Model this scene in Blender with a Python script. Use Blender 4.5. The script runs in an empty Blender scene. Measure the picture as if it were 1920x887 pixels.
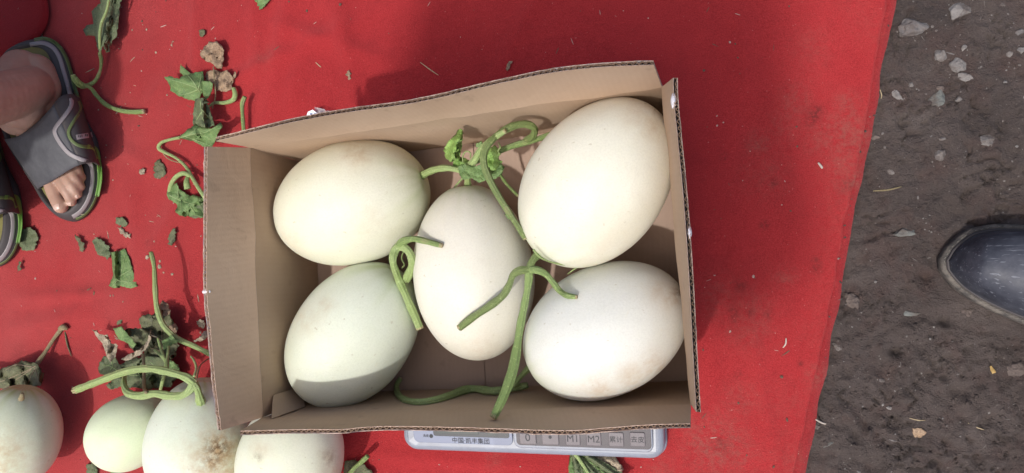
import bpy, bmesh, math, random
import numpy as np
from mathutils import Vector, Matrix, noise
from mathutils.geometry import delaunay_2d_cdt
from mathutils.bvhtree import BVHTree

random.seed(7)
S = bpy.context.scene
COL = S.collection
R_ = math.radians

# ------------------------------------------------------------------ camera
F = 1400.0; PW, PH = 1920.0, 887.0
CAMH = 0.97
TX, TY = 0.0201, 0.2525
CR = Matrix.Rotation(TX, 3, 'X') @ Matrix.Rotation(TY, 3, 'Y')
CL = Vector((0, 0, CAMH))
cam_d = bpy.data.cameras.new('camera'); cam = bpy.data.objects.new('camera', cam_d); COL.objects.link(cam)
cam_d.sensor_fit = 'HORIZONTAL'; cam_d.sensor_width = 36.0; cam_d.lens = F / PW * 36.0
cam_d.clip_start = 0.01; cam_d.clip_end = 500
cam.matrix_world = Matrix.Translation(CL) @ CR.to_4x4()
S.camera = cam

# ------------------------------------------------------------------ light
SUN_EL = R_(65.5); SUN_AZ = R_(196)           # compass style: x = sin, y = cos
w = bpy.data.worlds.new('World'); S.world = w; w.use_nodes = True
nt = w.node_tree; nt.nodes.clear()
sky = nt.nodes.new('ShaderNodeTexSky'); sky.sky_type = 'NISHITA'; sky.sun_disc = False
sky.sun_elevation = SUN_EL; sky.sun_rotation = SUN_AZ; sky.dust_density = 5.0; sky.ozone_density = 0.4; sky.air_density = 0.7
bg = nt.nodes.new('ShaderNodeBackground'); bg.inputs['Strength'].default_value = 0.15
wo = nt.nodes.new('ShaderNodeOutputWorld')
nt.links.new(sky.outputs[0], bg.inputs['Color']); nt.links.new(bg.outputs[0], wo.inputs['Surface'])
sd = bpy.data.lights.new('sun', 'SUN'); so = bpy.data.objects.new('sun', sd); COL.objects.link(so)
sd.energy = 2.0; sd.angle = R_(1.6); sd.color = (1.0, 0.975, 0.935)
SUN = Vector((math.sin(SUN_AZ) * math.cos(SUN_EL), math.cos(SUN_AZ) * math.cos(SUN_EL), math.sin(SUN_EL)))
so.rotation_euler = SUN.to_track_quat('Z', 'Y').to_euler(); so.location = SUN * 5
S.view_settings.view_transform = 'Standard'; S.view_settings.look = 'None'
S.view_settings.exposure = 0.22; S.view_settings.gamma = 1.0

# ------------------------------------------------------------------ helpers
def ray(px, py):
    return (CR @ Vector(((px - PW / 2) / F, -(py - PH / 2) / F, -1.0)))
def at(px, py, z):
    """point at height z that the photograph shows at pixel (px, py)"""
    d = ray(px, py); return CL + d * ((z - CAMH) / d.z)
def proj(p):
    q = CR.transposed() @ (Vector(p) - CL)
    return (PW / 2 + F * q.x / -q.z, PH / 2 - F * q.y / -q.z)
BVHS = []
def solid(o):
    """remember a mesh so that later things can rest on it"""
    m = o.matrix_world.copy()
    vs = [m @ v.co for v in o.data.vertices]; fs = [tuple(p.vertices) for p in o.data.polygons]
    BVHS.append(BVHTree.FromPolygons(vs, fs)); return o
def on(px, py, lift=0.0, zmin=0.004):
    d = ray(px, py).normalized(); best = None
    for b in BVHS:
        h = b.ray_cast(CL, d)
        if h[0] is not None and (best is None or h[3] < best): best = h[3]
    if best is None:
        p = at(px, py, zmin); best = (p - CL).length
    return CL + d * (best - lift)

def tag(o, label=None, cat=None, group=None, kind=None):
    if label: o['label'] = label
    if cat: o['category'] = cat
    if group: o['group'] = group
    if kind: o['kind'] = kind
    return o
def thing(name, label, cat, loc=(0, 0, 0), group=None):
    o = bpy.data.objects.new(name, None); COL.objects.link(o); o.location = loc
    o.empty_display_size = 0.02
    o['_l'] = 0; del o['_l']
    return tag(o, label, cat, group)
def adopt(o, parent):
    o.parent = parent
    if parent is not None:
        o.matrix_parent_inverse = Matrix.Translation(-origin(parent))
def origin(o):
    v = Vector(o.location) if o.type == 'EMPTY' else Vector((0, 0, 0))
    return v
def mobj(name, verts, faces, mat=None, parent=None, smooth=True, uvs=None):
    me = bpy.data.meshes.new(name); me.from_pydata([tuple(v) for v in verts], [], faces)
    if uvs is not None:
        ul = me.uv_layers.new(name='UVMap')
        li = np.empty(len(me.loops), dtype=np.int32); me.loops.foreach_get('vertex_index', li)
        ul.data.foreach_set('uv', np.array(uvs, dtype=np.float32)[li].ravel())
    if smooth: me.polygons.foreach_set('use_smooth', [True] * len(me.polygons))
    if mat: me.materials.append(mat)
    me.update()
    o = bpy.data.objects.new(name, me); COL.objects.link(o); adopt(o, parent)
    return o
def attr(o, name, vals):
    a = o.data.attributes.new(name, 'FLOAT', 'POINT'); a.data.foreach_set('value', np.array(vals, dtype=np.float32))
def bm_obj(name, bm, mat=None, parent=None, smooth=True):
    me = bpy.data.meshes.new(name); bm.normal_update(); bm.to_mesh(me); bm.free()
    if smooth: me.polygons.foreach_set('use_smooth', [True] * len(me.polygons))
    if mat: me.materials.append(mat)
    o = bpy.data.objects.new(name, me); COL.objects.link(o); adopt(o, parent); return o
def bake(o):
    """apply the modifiers without bpy.ops"""
    dg = bpy.context.evaluated_depsgraph_get(); dg.update()
    me = bpy.data.meshes.new_from_object(o.evaluated_get(dg)); old = o.data
    o.modifiers.clear(); o.data = me; me.name = old.name; bpy.data.meshes.remove(old) if old.users == 0 else None
    return o
def spline(pts, n=8):
    """Catmull-Rom through tuples of any length"""
    P = [np.array(p, float) for p in pts]
    if len(P) < 3: return [P[0] + (P[-1] - P[0]) * k / n for k in range(n + 1)]
    P = [2 * P[0] - P[1]] + P + [2 * P[-1] - P[-2]]
    out = []
    for i in range(1, len(P) - 2):
        a, b, c, d = P[i - 1:i + 3]
        for k in range(n):
            t = k / n
            out.append(0.5 * (2 * b + (c - a) * t + (2 * a - 5 * b + 4 * c - d) * t * t + (3 * b - 3 * c + d - a) * t ** 3))
    out.append(P[-2]); return out
def tube(name, pts, rad, mat, parent=None, seg=12, ribs=0, ribamp=0.12, wob=0.0, sub=8, seed=0, cap=True):
    """pts: 3-D points; rad: one radius or one per point; a ribbed, slightly uneven plant stem"""
    if not hasattr(rad, '__len__'): rad = [rad] * len(pts)
    sp = spline([tuple(p) + (r * (.63 if ribs else 1),) for p, r in zip(pts, rad)], sub)
    C = [Vector(q[:3]) for q in sp]; RR = [q[3] for q in sp]
    vs, fs, uv = [], [], []
    up = None; L = 0
    for i, c in enumerate(C):
        t = (C[min(i + 1, len(C) - 1)] - C[max(i - 1, 0)]).normalized()
        if up is None:
            up = t.orthogonal().normalized()
        up = (up - t * up.dot(t)).normalized(); side = t.cross(up)
        if i: L += (c - C[i - 1]).length
        rr = RR[i] * (1 + wob * noise.noise(Vector((L * 60, seed * 3.1, 0))))
        for k in range(seg):
            a = 2 * math.pi * k / seg
            r = rr * (1 + (ribamp * math.cos(ribs * a + L * 12) if ribs else 0))
            vs.append(c + (up * math.cos(a) + side * math.sin(a)) * r); uv.append((k / seg, L))
    n = len(C)
    for i in range(n - 1):
        for k in range(seg):
            a = i * seg + k; b = i * seg + (k + 1) % seg
            fs.append((a, b, b + seg, a + seg))
    if cap:
        for base, c, rev in ((0, C[0], True), ((n - 1) * seg, C[-1], False)):
            vs.append(c); uv.append((0, 0)); ci = len(vs) - 1
            for k in range(seg):
                a, b = base + k, base + (k + 1) % seg
                fs.append((b, a, ci) if rev else (a, b, ci))
    o = mobj(name, vs, fs, mat, parent, True, uv)
    if ribs and name in ('vine', 'stalk') and cap:
        o.data.materials.append(M_cut)
        for p in o.data.polygons:
            if max(p.vertices) == len(vs) - 1 or (min(p.vertices) >= (n - 2) * seg and max(p.vertices) < n * seg and noise.noise(Vector((p.index * .9, seed, 3))) > -.1): p.material_index = 1
    return o
def sheet(name, rows, mat, parent=None, smooth=True, uvscale=1.0):
    """a grid surface from rows of 3-D points, with its UV in metres"""
    n, m = len(rows), len(rows[0]); vs, uv = [], []
    v = 0
    for i, r in enumerate(rows):
        if i: v += (Vector(r[m // 2]) - Vector(rows[i - 1][m // 2])).length
        u = 0
        for j, p in enumerate(r):
            if j: u += (Vector(p) - Vector(r[j - 1])).length
            vs.append(p); uv.append((u, v))
    fs = [(i * m + j, i * m + j + 1, (i + 1) * m + j + 1, (i + 1) * m + j) for i in range(n - 1) for j in range(m - 1)]
    return mobj(name, vs, fs, mat, parent, smooth, uv)
def prism(bm, outline, z0, z1, inset=0.0, bevel=0.0):
    pass
def smoothstep(a, b, x):
    t = min(1, max(0, (x - a) / (b - a))); return t * t * (3 - 2 * t)
def fbm(p, o=4):
    return noise.fractal(p, 1.0, 2.0, o)

# ------------------------------------------------------------------ materials
def mat(name, base=(.5, .5, .5), rough=.6, **kw):
    m = bpy.data.materials.new(name); m.use_nodes = True
    n = m.node_tree; b = n.nodes['Principled BSDF']
    b.inputs['Base Color'].default_value = (*base, 1); b.inputs['Roughness'].default_value = rough
    for k, v in kw.items(): b.inputs[k].default_value = v
    return m
class NT:
    def __init__(s, m):
        s.t = m.node_tree; s.b = s.t.nodes['Principled BSDF']; s.geo = None
    def n(s, t, **kw):
        x = s.t.nodes.new(t)
        for k, v in kw.items():
            if k in x.inputs: x.inputs[k].default_value = v
            else: setattr(x, k, v)
        return x
    def l(s, a, b): s.t.links.new(a, b)
    def pos(s):
        if not s.geo: s.geo = s.n('ShaderNodeTexCoord')
        return s.geo.outputs['Object']
    def uv(s):
        s.pos(); return s.geo.outputs['UV']
    def noise(s, scale, detail=4, rough=.55, vec=None, dist=0):
        x = s.n('ShaderNodeTexNoise'); x.inputs['Scale'].default_value = scale; x.inputs['Detail'].default_value = detail
        x.inputs['Roughness'].default_value = rough; x.inputs['Distortion'].default_value = dist
        s.l(vec if vec is not None else s.pos(), x.inputs['Vector']); return x.outputs['Fac']
    def ramp(s, fac, *stops):
        x = s.n('ShaderNodeValToRGB'); e = x.color_ramp.elements
        while len(e) < len(stops): e.new(.5)
        for q, (p, c) in zip(e, stops):
            q.position = p; q.color = (*c, 1) if hasattr(c, '__len__') else (c, c, c, 1)
        s.l(fac, x.inputs['Fac']); return x.outputs['Color']
    def mix(s, fac, a, b, mode='MIX'):
        x = s.n('ShaderNodeMix', data_type='RGBA', blend_type=mode)
        for i, v in ((0, fac), (6, a), (7, b)):
            if hasattr(v, 'is_linked') or isinstance(v, bpy.types.NodeSocket): s.l(v, x.inputs[i])
            elif hasattr(v, '__len__'): x.inputs[i].default_value = (*v, 1)
            else: x.inputs[i].default_value = v
        return x.outputs[2]
    def math(s, op, a, b=0.0):
        x = s.n('ShaderNodeMath', operation=op)
        for i, v in ((0, a), (1, b)):
            if isinstance(v, bpy.types.NodeSocket): s.l(v, x.inputs[i])
            else: x.inputs[i].default_value = v
        return x.outputs[0]
    def attr(s, name):
        x = s.n('ShaderNodeAttribute', attribute_name=name); return x.outputs['Fac']
    def mapping(s, vec, scale):
        x = s.n('ShaderNodeMapping'); x.inputs['Scale'].default_value = scale; s.l(vec, x.inputs['Vector']); return x.outputs[0]
    def color(s, c): s.l(c, s.b.inputs['Base Color'])
    def bump(s, h, strength=.3, dist=.002):
        x = s.n('ShaderNodeBump'); x.inputs['Strength'].default_value = strength; x.inputs['Distance'].default_value = dist
        s.l(h, x.inputs['Height']); s.l(x.outputs[0], s.b.inputs['Normal'])

# mud
M_mud = mat('mud', rough=.75); q = NT(M_mud)
c = q.ramp(q.noise(9, 6, .65), (.3, (.048, .036, .032)), (.55, (.083, .064, .057)), (.75, (.115, .092, .082)))
c = q.mix(q.math('MULTIPLY', q.ramp(q.noise(26, 5, .6), (.5, 0), (.68, 1)), .55), c, (.075, .043, .036))
c = q.mix(q.math('MULTIPLY', q.ramp(q.noise(420, 3), (.62, 0), (.74, 1)), .5), c, (.2, .17, .15))
q.color(c)
q.l(q.ramp(q.noise(14, 4), (.35, .9), (.65, .55)), q.b.inputs['Roughness'])
q.bump(q.math('ADD', q.noise(150, 7, .7), q.math('MULTIPLY', q.noise(700, 3), .35)), 1.0, .006)
# carpet felt
def felt(name, a, b, stain=True):
    m = mat(name, rough=.95); q = NT(m)
    q.b.inputs['Sheen Weight'].default_value = .35; q.b.inputs['Sheen Roughness'].default_value = .5
    q.b.inputs['Sheen Tint'].default_value = (1, .35, .35, 1); q.b.inputs['Specular IOR Level'].default_value = .1
    f1 = q.noise(700, 4, .7); f2 = q.noise(6, 5, .6)
    c = q.mix(q.ramp(f1, (.3, 0), (.7, 1)), a, b)
    c = q.mix(q.math('MULTIPLY', q.ramp(f2, (.38, 0), (.7, 1)), .28), c, tuple(x * .72 for x in a))
    c = q.mix(q.math('MULTIPLY', q.ramp(q.noise(55, 4, .6), (.5, 0), (.75, 1)), .25), c, (a[0] * .75, a[1] * 1.15, a[2] * 1.1))
    # pale lint
    c = q.mix(q.math('MULTIPLY', q.ramp(q.noise(330, 2), (.72, 0), (.78, 1)), .4), c, (.6, .3, .28))
    if stain:
        c = q.mix(q.math('MULTIPLY', q.attr('left_haze'), q.ramp(q.noise(8, 4, .6), (.3, .35), (.7, 1))), c, (.30, .105, .098))  # haze and shade of the left side, painted into the felt colour
        s = q.attr('stain'); sn = q.ramp(q.noise(130, 7, .75), (.40, .05), (.60, 1))
        c = q.mix(q.math('MULTIPLY', q.math('MULTIPLY', s, .72), sn), c, (.22, .10, .08))
        d = q.attr('dark')
        c = q.mix(q.math('MULTIPLY', d, q.ramp(q.noise(190, 5, .7), (.40, .1), (.56, 1))), c, (.085, .022, .02))
    q.color(c)
    v = q.mapping(q.pos(), (300, 900, 300))
    q.bump(q.math('ADD', q.noise(600, 5, .7), q.noise(1, 3, .6, v)), .55, .0015)
    return m
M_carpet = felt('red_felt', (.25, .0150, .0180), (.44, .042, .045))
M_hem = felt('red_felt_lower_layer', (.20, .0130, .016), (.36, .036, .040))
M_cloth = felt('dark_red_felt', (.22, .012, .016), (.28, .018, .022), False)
# cardboard
def board(name, a, b, horiz=False):
    m = mat(name, rough=.85); q = NT(m); q.b.inputs['Specular IOR Level'].default_value = .2
    u = q.uv()
    wv = q.n('ShaderNodeTexWave', wave_type='BANDS', bands_direction='X', wave_profile='SIN')
    wv.inputs['Scale'].default_value = 52; wv.inputs['Distortion'].default_value = 1.2; wv.inputs['Detail'].default_value = 2
    wv.inputs['Detail Scale'].default_value = 3
    q.l(u, wv.inputs['Vector'])
    fib = q.noise(1, 5, .65, q.mapping(u, (260, 900, 1)))
    big = q.noise(7, 4, .6)
    c = q.mix(q.ramp(big, (.35, 0), (.65, 1)), a, b)
    c = q.mix(q.math('MULTIPLY', fib, .35), c, tuple(x * .72 for x in a))
    c = q.mix(q.math('MULTIPLY', wv.outputs['Fac'], .04), c, tuple(x * .6 for x in a))
    c = q.mix(q.math('MULTIPLY', q.ramp(q.noise(38, 3), (.66, 0), (.72, 1)), .25), c, tuple(x * .55 for x in a))
    q.color(c)
    q.bump(q.math('ADD', q.math('MULTIPLY', wv.outputs['Fac'], .4), q.math('ADD', q.math('MULTIPLY', fib, .9), q.math('MULTIPLY', q.noise(28, 4, .6, None, 1.2), 5.0))), .16, .0008)
    return m
M_board = board('kraft_cardboard', (.475, .34, .235), (.53, .395, .285))
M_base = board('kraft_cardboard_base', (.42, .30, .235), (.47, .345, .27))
M_flute = mat('kraft_fluting', (.22, .145, .095), .9)
M_edge = mat('torn_paper_edge', (.46, .34, .27), .9)
q = NT(M_edge); q.color(q.mix(q.ramp(q.noise(240, 3), (.4, 0), (.6, 1)), (.36, .25, .19), (.52, .40, .33)))
M_white = mat('white_printed_liner', (.72, .70, .74), .45); q = NT(M_white)
q.color(q.mix(q.ramp(q.noise(30, 3), (.45, 0), (.6, 1)), (.74, .72, .74), (.52, .50, .60)))
M_tape = mat('clear_tape', (.86, .86, .9), .18)
# melons
def rind(name, a, b, warm=(.62, .5, .24), green=(.42, .50, .22), ss=.12):
    m = mat(name, rough=.42); q = NT(m)
    q.b.inputs['Subsurface Weight'].default_value = ss; q.b.inputs['Subsurface Radius'].default_value = (.012, .009, .004)
    q.b.inputs['Subsurface Scale'].default_value = .35; q.b.inputs['Specular IOR Level'].default_value = .22
    c = q.mix(q.ramp(q.noise(11, 4, .6), (.35, 0), (.68, 1)), a, b)
    c = q.mix(q.math('MULTIPLY', q.ramp(q.noise(520, 4, .7), (.42, 0), (.66, 1)), .17), c, tuple(x * .6 for x in a))
    c = q.mix(q.math('MULTIPLY', q.ramp(q.noise(60, 5, .7, None, 1.0), (.62, 0), (.76, 1)), .18), c, warm)
    ln = q.n('ShaderNodeMapping'); ln.inputs['Rotation'].default_value = (.4, .7, .5); ln.inputs['Scale'].default_value = (30, 400, 320); q.l(q.pos(), ln.inputs['Vector'])
    c = q.mix(q.math('MULTIPLY', q.ramp(q.noise(1, 3, .6, ln.outputs[0], .8), (.66, 0), (.74, 1)), .30), c, (.45, .40, .26))
    sp = q.noise(1, 2, .5, q.mapping(q.pos(), (130, 170, 150)))
    c = q.mix(q.math('MULTIPLY', q.ramp(sp, (.715, 0), (.765, 1)), .42), c, (.38, .33, .21))
    c = q.mix(q.attr('green'), c, green)
    st = q.attr('stain')
    c = q.mix(q.math('MULTIPLY', st, q.ramp(q.noise(75, 5, .7), (.30, .1), (.62, 1))), c, (.42, .25, .10))
    sc = q.attr('scab')
    c = q.mix(q.math('MULTIPLY', sc, q.ramp(q.noise(130, 6, .75), (.42, 0), (.56, 1))), c, (.16, .095, .045))
    q.color(c)
    q.l(q.math('ADD', q.math('MULTIPLY', q.noise(40, 3), .14), .44), q.b.inputs['Roughness'])
    q.bump(q.math('ADD', q.noise(420, 4, .6), q.math('MULTIPLY', q.noise(90, 3), .8)), .16, .0009)
    return m
# plants
def stalk(name, a, b, dry=(.42, .36, .2), tr=.0):
    m = mat(name, rough=.5); q = NT(m)
    u = q.mapping(q.uv(), (7, 40, 1))
    st = q.n('ShaderNodeTexWave', wave_type='BANDS', bands_direction='X'); st.inputs['Scale'].default_value = 1.6
    st.inputs['Distortion'].default_value = 3; st.inputs['Detail'].default_value = 3
    q.l(u, st.inputs['Vector'])
    c = q.mix(st.outputs['Fac'], a, b)
    c = q.mix(q.math('MULTIPLY', q.ramp(q.noise(300, 4, .7), (.55, 0), (.7, 1)), .5), c, tuple(min(1, x * 1.5 + .05) for x in b))
    c = q.mix(q.math('MULTIPLY', q.ramp(q.noise(35, 3), (.6, 0), (.75, 1)), .5), c, dry)
    q.color(c); q.bump(q.math('ADD', q.noise(500, 4, .7), st.outputs['Fac']), .5, .0012)
    return m
M_stem_pale = stalk('pale_green_stem', (.20, .31, .085), (.42, .51, .23))
M_stem = stalk('green_stem', (.095, .185, .04), (.33, .42, .16))
M_stem_dark = stalk('dark_green_stem', (.07, .125, .026), (.28, .34, .13))
M_stem_dry = stalk('dry_stem', (.22, .18, .09), (.34, .28, .16))
def leafm(name, a, b, dry, dryamt=.3, tr=.25):
    m = mat(name, rough=.62); q = NT(m)
    n1 = q.noise(60, 5, .65); n2 = q.noise(160, 5, .7, None, .8)
    c = q.mix(q.ramp(n1, (.3, 0), (.7, 1)), a, b)
    c = q.mix(q.math('MULTIPLY', q.ramp(n2, (.45, 0), (.68, 1)), dryamt), c, dry)
    vo = q.n('ShaderNodeTexVoronoi', feature='DISTANCE_TO_EDGE'); vo.inputs['Scale'].default_value = 150
    q.l(q.pos(), vo.inputs['Vector'])
    ve = q.ramp(vo.outputs['Distance'], (.0, 1), (.09, 0))
    c = q.mix(q.math('MULTIPLY', ve, .35), c, tuple(min(1, x * 1.7) for x in b))
    q.color(c)
    q.b.inputs['Subsurface Weight'].default_value = .0
    q.bump(q.math('ADD', n2, q.math('MULTIPLY', ve, -.4)), .6, .002)
    return m
M_leaf = leafm('fresh_leaf', (.08, .155, .048), (.15, .245, .085), (.30, .28, .10), .2)
M_leaf_bright = leafm('bright_leaf', (.13, .26, .045), (.24, .38, .10), (.3, .34, .12), .2)
M_leaf_dull = leafm('wilted_leaf', (.062, .092, .042), (.125, .155, .075), (.20, .17, .10), .35)
M_leaf_dark = leafm('dark_wilted_leaf', (.058, .068, .034), (.12, .13, .062), (.19, .145, .09), .35)
M_leaf_dry = leafm('dry_leaf', (.22, .145, .09), (.38, .27, .175), (.10, .06, .035), .75)
M_vein = mat('leaf_vein', (.25, .34, .15), .6)
M_vein_dry = mat('dry_leaf_vein', (.26, .21, .14), .7)
M_leaf_grey = leafm('grey_dry_leaf', (.24, .19, .13), (.42, .36, .26), (.11, .075, .05), .6)

M_cut = mat('dried_cut_end', (.40, .33, .19), .8)
# ------------------------------------------------------------------ ground
SHOE_C = at(1850, 520, 0)
def ground_h(x, y):
    p = Vector((x * 9, y * 9, 0))
    a = fbm(p, 4) * .006
    p2 = Vector((x * 34 + 5, y * 34, 3))
    k = smoothstep(.12, .36, x - y * .55)
    rid = 1 - abs(noise.noise(p2)); rid2 = noise.noise(Vector((x * 85, y * 60, 9)))
    b = (rid - .75) * .009 * (.35 + k) + rid2 * .0032 * (.5 + k) - .008 * smoothstep(.93, 1, 1 - abs(noise.noise(Vector((x * 30, y * 55, 21))))) * smoothstep(0, .25, noise.noise(Vector((x * 14, y * 14, 4))))
    b -= .006 * smoothstep(.94, 1, 1 - abs(noise.noise(Vector((x * 62, y * 48, 33))))) * smoothstep(.05, .3, noise.noise(Vector((x * 20, y * 20, 14))))
    b += .0045 * (noise.noise(Vector((x * 60, y * 55, 40))) ** 3) * 4 * (.4 + k)
    cr = noise.noise(Vector((x * 150, y * 120, 1))) * .0022 + noise.noise(Vector((x * 310, y * 290, 1))) * .0007
    h = -.013 + a + b + cr
    d = math.hypot(x - SHOE_C.x - .08, (y - SHOE_C.y + .02) * 1.6)
    h += smoothstep(.20, .05, d) * (-.006 - (h + .013) * .8)
    return min(h, -.0045) if x < .27 + .17 * y - .06 else h
def ground():
    vx = [-60, -20, -6, -2.5, -1.3, -.7, -.3, 0]
    xs = vx + list(np.arange(.09, .62, .0028)) + [.7, .85, 1.1, 1.6, 2.5, 6, 20, 60]
    ys = [-60, -20, -6, -2.5, -1.2, -.7, -.5, -.4] + list(np.arange(-.36, .40, .0030)) + [.45, .55, .8, 1.3, 2.5, 6, 20, 60]
    m = len(xs); vs = []
    for y in ys:
        for x in xs:
            if .08 < x < .63 and -.37 < y < .41: h = ground_h(x, y)
            elif x > .08: h = -.013 + fbm(Vector((x * 3, y * 3, 2)), 3) * (.012 if abs(x) < 3 else .1)
            else: h = -.014
            vs.append((x, y, h))
    fs = [(i * m + j, i * m + j + 1, (i + 1) * m + j + 1, (i + 1) * m + j) for i in range(len(ys) - 1) for j in range(m - 1)]
    o = mobj('ground', vs, fs, M_mud); tag(o, kind='structure'); o['label'] = 'dark trodden mud ground with bits of stone'
    solid(o)
ground()

# ------------------------------------------------------------------ carpet
EDGE = [(1695, -60), (1682, 0), (1674, 42), (1660, 99), (1641, 218), (1619, 329), (1598, 421), (1585, 503), (1561, 635), (1534, 774), (1511, 887), (1490, 1000)]
HEM = [(1674, -60), (1661, 0), (1651, 60), (1641, 110), (1625, 215), (1603, 329), (1580, 425), (1568, 503), (1543, 633), (1515, 760), (1487, 887), (1462, 1000)]
def edge_x(line):
    P = [at(px, py, .003) for px, py in line]; Y = np.array([p.y for p in P])[::-1]; X = np.array([p.x for p in P])[::-1]
    return lambda y: float(np.interp(y, Y, X))
EX, HX = edge_x(EDGE), edge_x(HEM)
STAINS = [(1340, 830, 45, .8), (1310, 810, 30, .6), (1390, 850, 30, .5), (1590, 255, 40, .75), (1560, 260, 40, .5), (1580, 310, 30, .6), (1585, 345, 22, .6),
          (1585, 195, 18, .6), (1490, 195, 28, .45), (1420, 270, 18, .6), (1350, 560, 40, .35), (1410, 580, 35, .4), (1470, 520, 18, .5), (1475, 235, 30, .35), (1390, 750, 30, .4),
          (1600, 340, 16, .9), (1535, 705, 20, .7), (1490, 860, 30, .35), (1405, 610, 40, .4), (505, 110, 20, .3), (1600, 215, 12, .6), (1240, 880, 30, .4), (1520, 90, 30, .3), (1440, 330, 40, .3), (930, 860, 14, .5)]
DARKS = [(1525, 220, 9, .8), (1530, 212, 9, .8), (1520, 227, 8, .7), (1586, 348, 9, .6), (1450, 343, 6, .7), (1432, 423, 6, .8), (1528, 490, 7, .6), (1531, 505, 7, .6), (1375, 585, 6, .8), (1378, 595, 6, .6), (1406, 585, 5, .7),
         (1438, 592, 6, .6), (1388, 535, 8, .6), (1357, 295, 5, .6), (1500, 680, 4, .8), (1352, 832, 12, .5), (165, 545, 10, .45), (40, 660, 16, .3), (80, 320, 10, .3), (290, 455, 9, .5), (1100, 848, 6, .8), (1385, 700, 5, .6)]
def carpet():
    ys = list(np.arange(-.95, -.40, .03)) + list(np.arange(-.40, .46, .0042)) + list(np.arange(.46, 1.1, .03))
    xf = list(np.arange(-1.75, -1.18, .03)) + list(np.arange(-1.18, -.02, .010))
    nr = 62
    vs, st, dk = [], [], []
    SP = [(at(a, b, 0), r * .00075, s) for a, b, r, s in STAINS]; DP = [(at(a, b, 0), r * .00075, s) for a, b, r, s in DARKS]
    CRS = [((at(*p, 0).x, at(*p, 0).y), (at(*q_, 0).x, at(*q_, 0).y), w_, a_) for p, q_, w_, a_ in (((478, -20), (492, 170), .010, .006), ((520, 45), (735, 118), .012, .006), ((560, 120), (545, 215), .012, .005), ((600, -20), (660, 90), .014, .005), ((250, 250), (330, 130), .012, .004), ((20, 560), (250, 545), .012, .005), ((60, 620), (260, 590), .014, .004), ((250, 330), (265, 520), .012, .004), ((1390, 20), (1400, 200), .010, .003), ((700, 850), (1000, 875), .010, .003))]
    def hgt(x, y):
        h = .0052 + .0020 * fbm(Vector((x * 3.1, y * 2.2, 4)), 3) + .0012 * noise.noise(Vector((x * 11, y * 5, 1)))
        # soft creases that run away from the box
        for (ax_, ay_), (bx_, by_), wd, a in CRS:
            dx, dy = bx_ - ax_, by_ - ay_; L2 = dx * dx + dy * dy; u = ((x - ax_) * dx + (y - ay_) * dy) / L2
            uu = min(1, max(0, u)); d = math.hypot(x - ax_ - dx * uu, y - ay_ - dy * uu)
            if d < wd * 3: h += a * math.exp(-(d / wd) ** 2) * min(1, 4 * uu * (1 - uu) + .25)
        for cx, cy, ang, wd, a in ((-.74, .30, 92, .009, .006), (-.60, .30, 80, .012, .006), (-.95, -.10, 12, .014, .005), (-.80, .02, 60, .012, .005), (-.5, .33, 100, .010, .006), (-.63, .27, 20, .012, .005), (-.88, .16, 150, .012, .004), (.06, -.12, 100, .010, .003), (.10, .2, 75, .012, .003), (-.22, .33, 60, .012, .005)):
            n = Vector((-math.sin(R_(ang)), math.cos(R_(ang)))); t = Vector((math.cos(R_(ang)), math.sin(R_(ang))))
            d = (x - cx) * n.x + (y - cy) * n.y; u = (x - cx) * t.x + (y - cy) * t.y
            h += a * math.exp(-(d / wd) ** 2) * math.exp(-(u / .16) ** 2)
        return h
    for y in ys:
        hx = HX(y) + .0022 * noise.noise(Vector((y * 40, 0, 0)))
        x0 = -.02
        row = xf + [x0 + (hx - x0) * k / nr for k in range(nr + 1)]
        for i, x in enumerate(row):
            z = hgt(x, y)
            e = max(hx - x, 0.0)
            if e < .02: z = .0058 * (e / .02) ** .5 * .25 + .0066 + (z - .0070) * (e / .02)
            vs.append((x, y, z))
            s = 0
            for p, r, k in SP:
                d2 = (x - p.x) ** 2 + (y - p.y) ** 2
                if d2 < (2.6 * r) ** 2: s = max(s, k * math.exp(-d2 / (r * r) * .8))
            s = max(s, .22 * smoothstep(.16, .0, e) * (noise.noise(Vector((x * 16, y * 16, 8))) + .5))
            st.append(s)
            d_ = 0
            for p, r, k in DP:
                d2 = (x - p.x) ** 2 + (y - p.y) ** 2
                if d2 < (2.6 * r) ** 2: d_ = max(d_, k * math.exp(-d2 / (r * r) * .8))
            dk.append(d_)
    m = len(xf) + nr + 1; n = len(ys)
    fs = [(i * m + j, i * m + j + 1, (i + 1) * m + j + 1, (i + 1) * m + j) for i in range(n - 1) for j in range(m - 1)]
    # cut edge of the upper layer
    b0 = len(vs)
    for i in range(n):
        p = vs[i * m + m - 1]; vs.append((p[0] + .0006, p[1], .0022)); st.append(st[i * m + m - 1]); dk.append(.3)
    for i in range(n - 1): fs.append((i * m + m - 1, b0 + i, b0 + i + 1, (i + 1) * m + m - 1))
    o = mobj('carpet', vs, fs, M_carpet); attr(o, 'stain', st); attr(o, 'dark', dk); attr(o, 'left_haze', [.30 * smoothstep(-.55, -.95, v[0]) for v in vs])
    tag(o, 'red felt carpet spread over the mud, dirty along its right edge', 'carpet')
    # lower layer that shows as a hem beyond the upper one
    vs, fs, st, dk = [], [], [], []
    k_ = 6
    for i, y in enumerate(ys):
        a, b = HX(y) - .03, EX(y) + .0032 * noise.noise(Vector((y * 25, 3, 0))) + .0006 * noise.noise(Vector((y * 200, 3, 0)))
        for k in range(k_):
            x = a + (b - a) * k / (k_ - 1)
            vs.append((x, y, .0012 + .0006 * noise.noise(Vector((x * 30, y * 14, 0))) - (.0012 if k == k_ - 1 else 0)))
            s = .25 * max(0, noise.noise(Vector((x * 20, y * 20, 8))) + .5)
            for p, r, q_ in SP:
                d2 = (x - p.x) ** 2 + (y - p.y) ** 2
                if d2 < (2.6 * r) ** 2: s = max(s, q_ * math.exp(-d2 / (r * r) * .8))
            st.append(s); dk.append(0)
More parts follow.
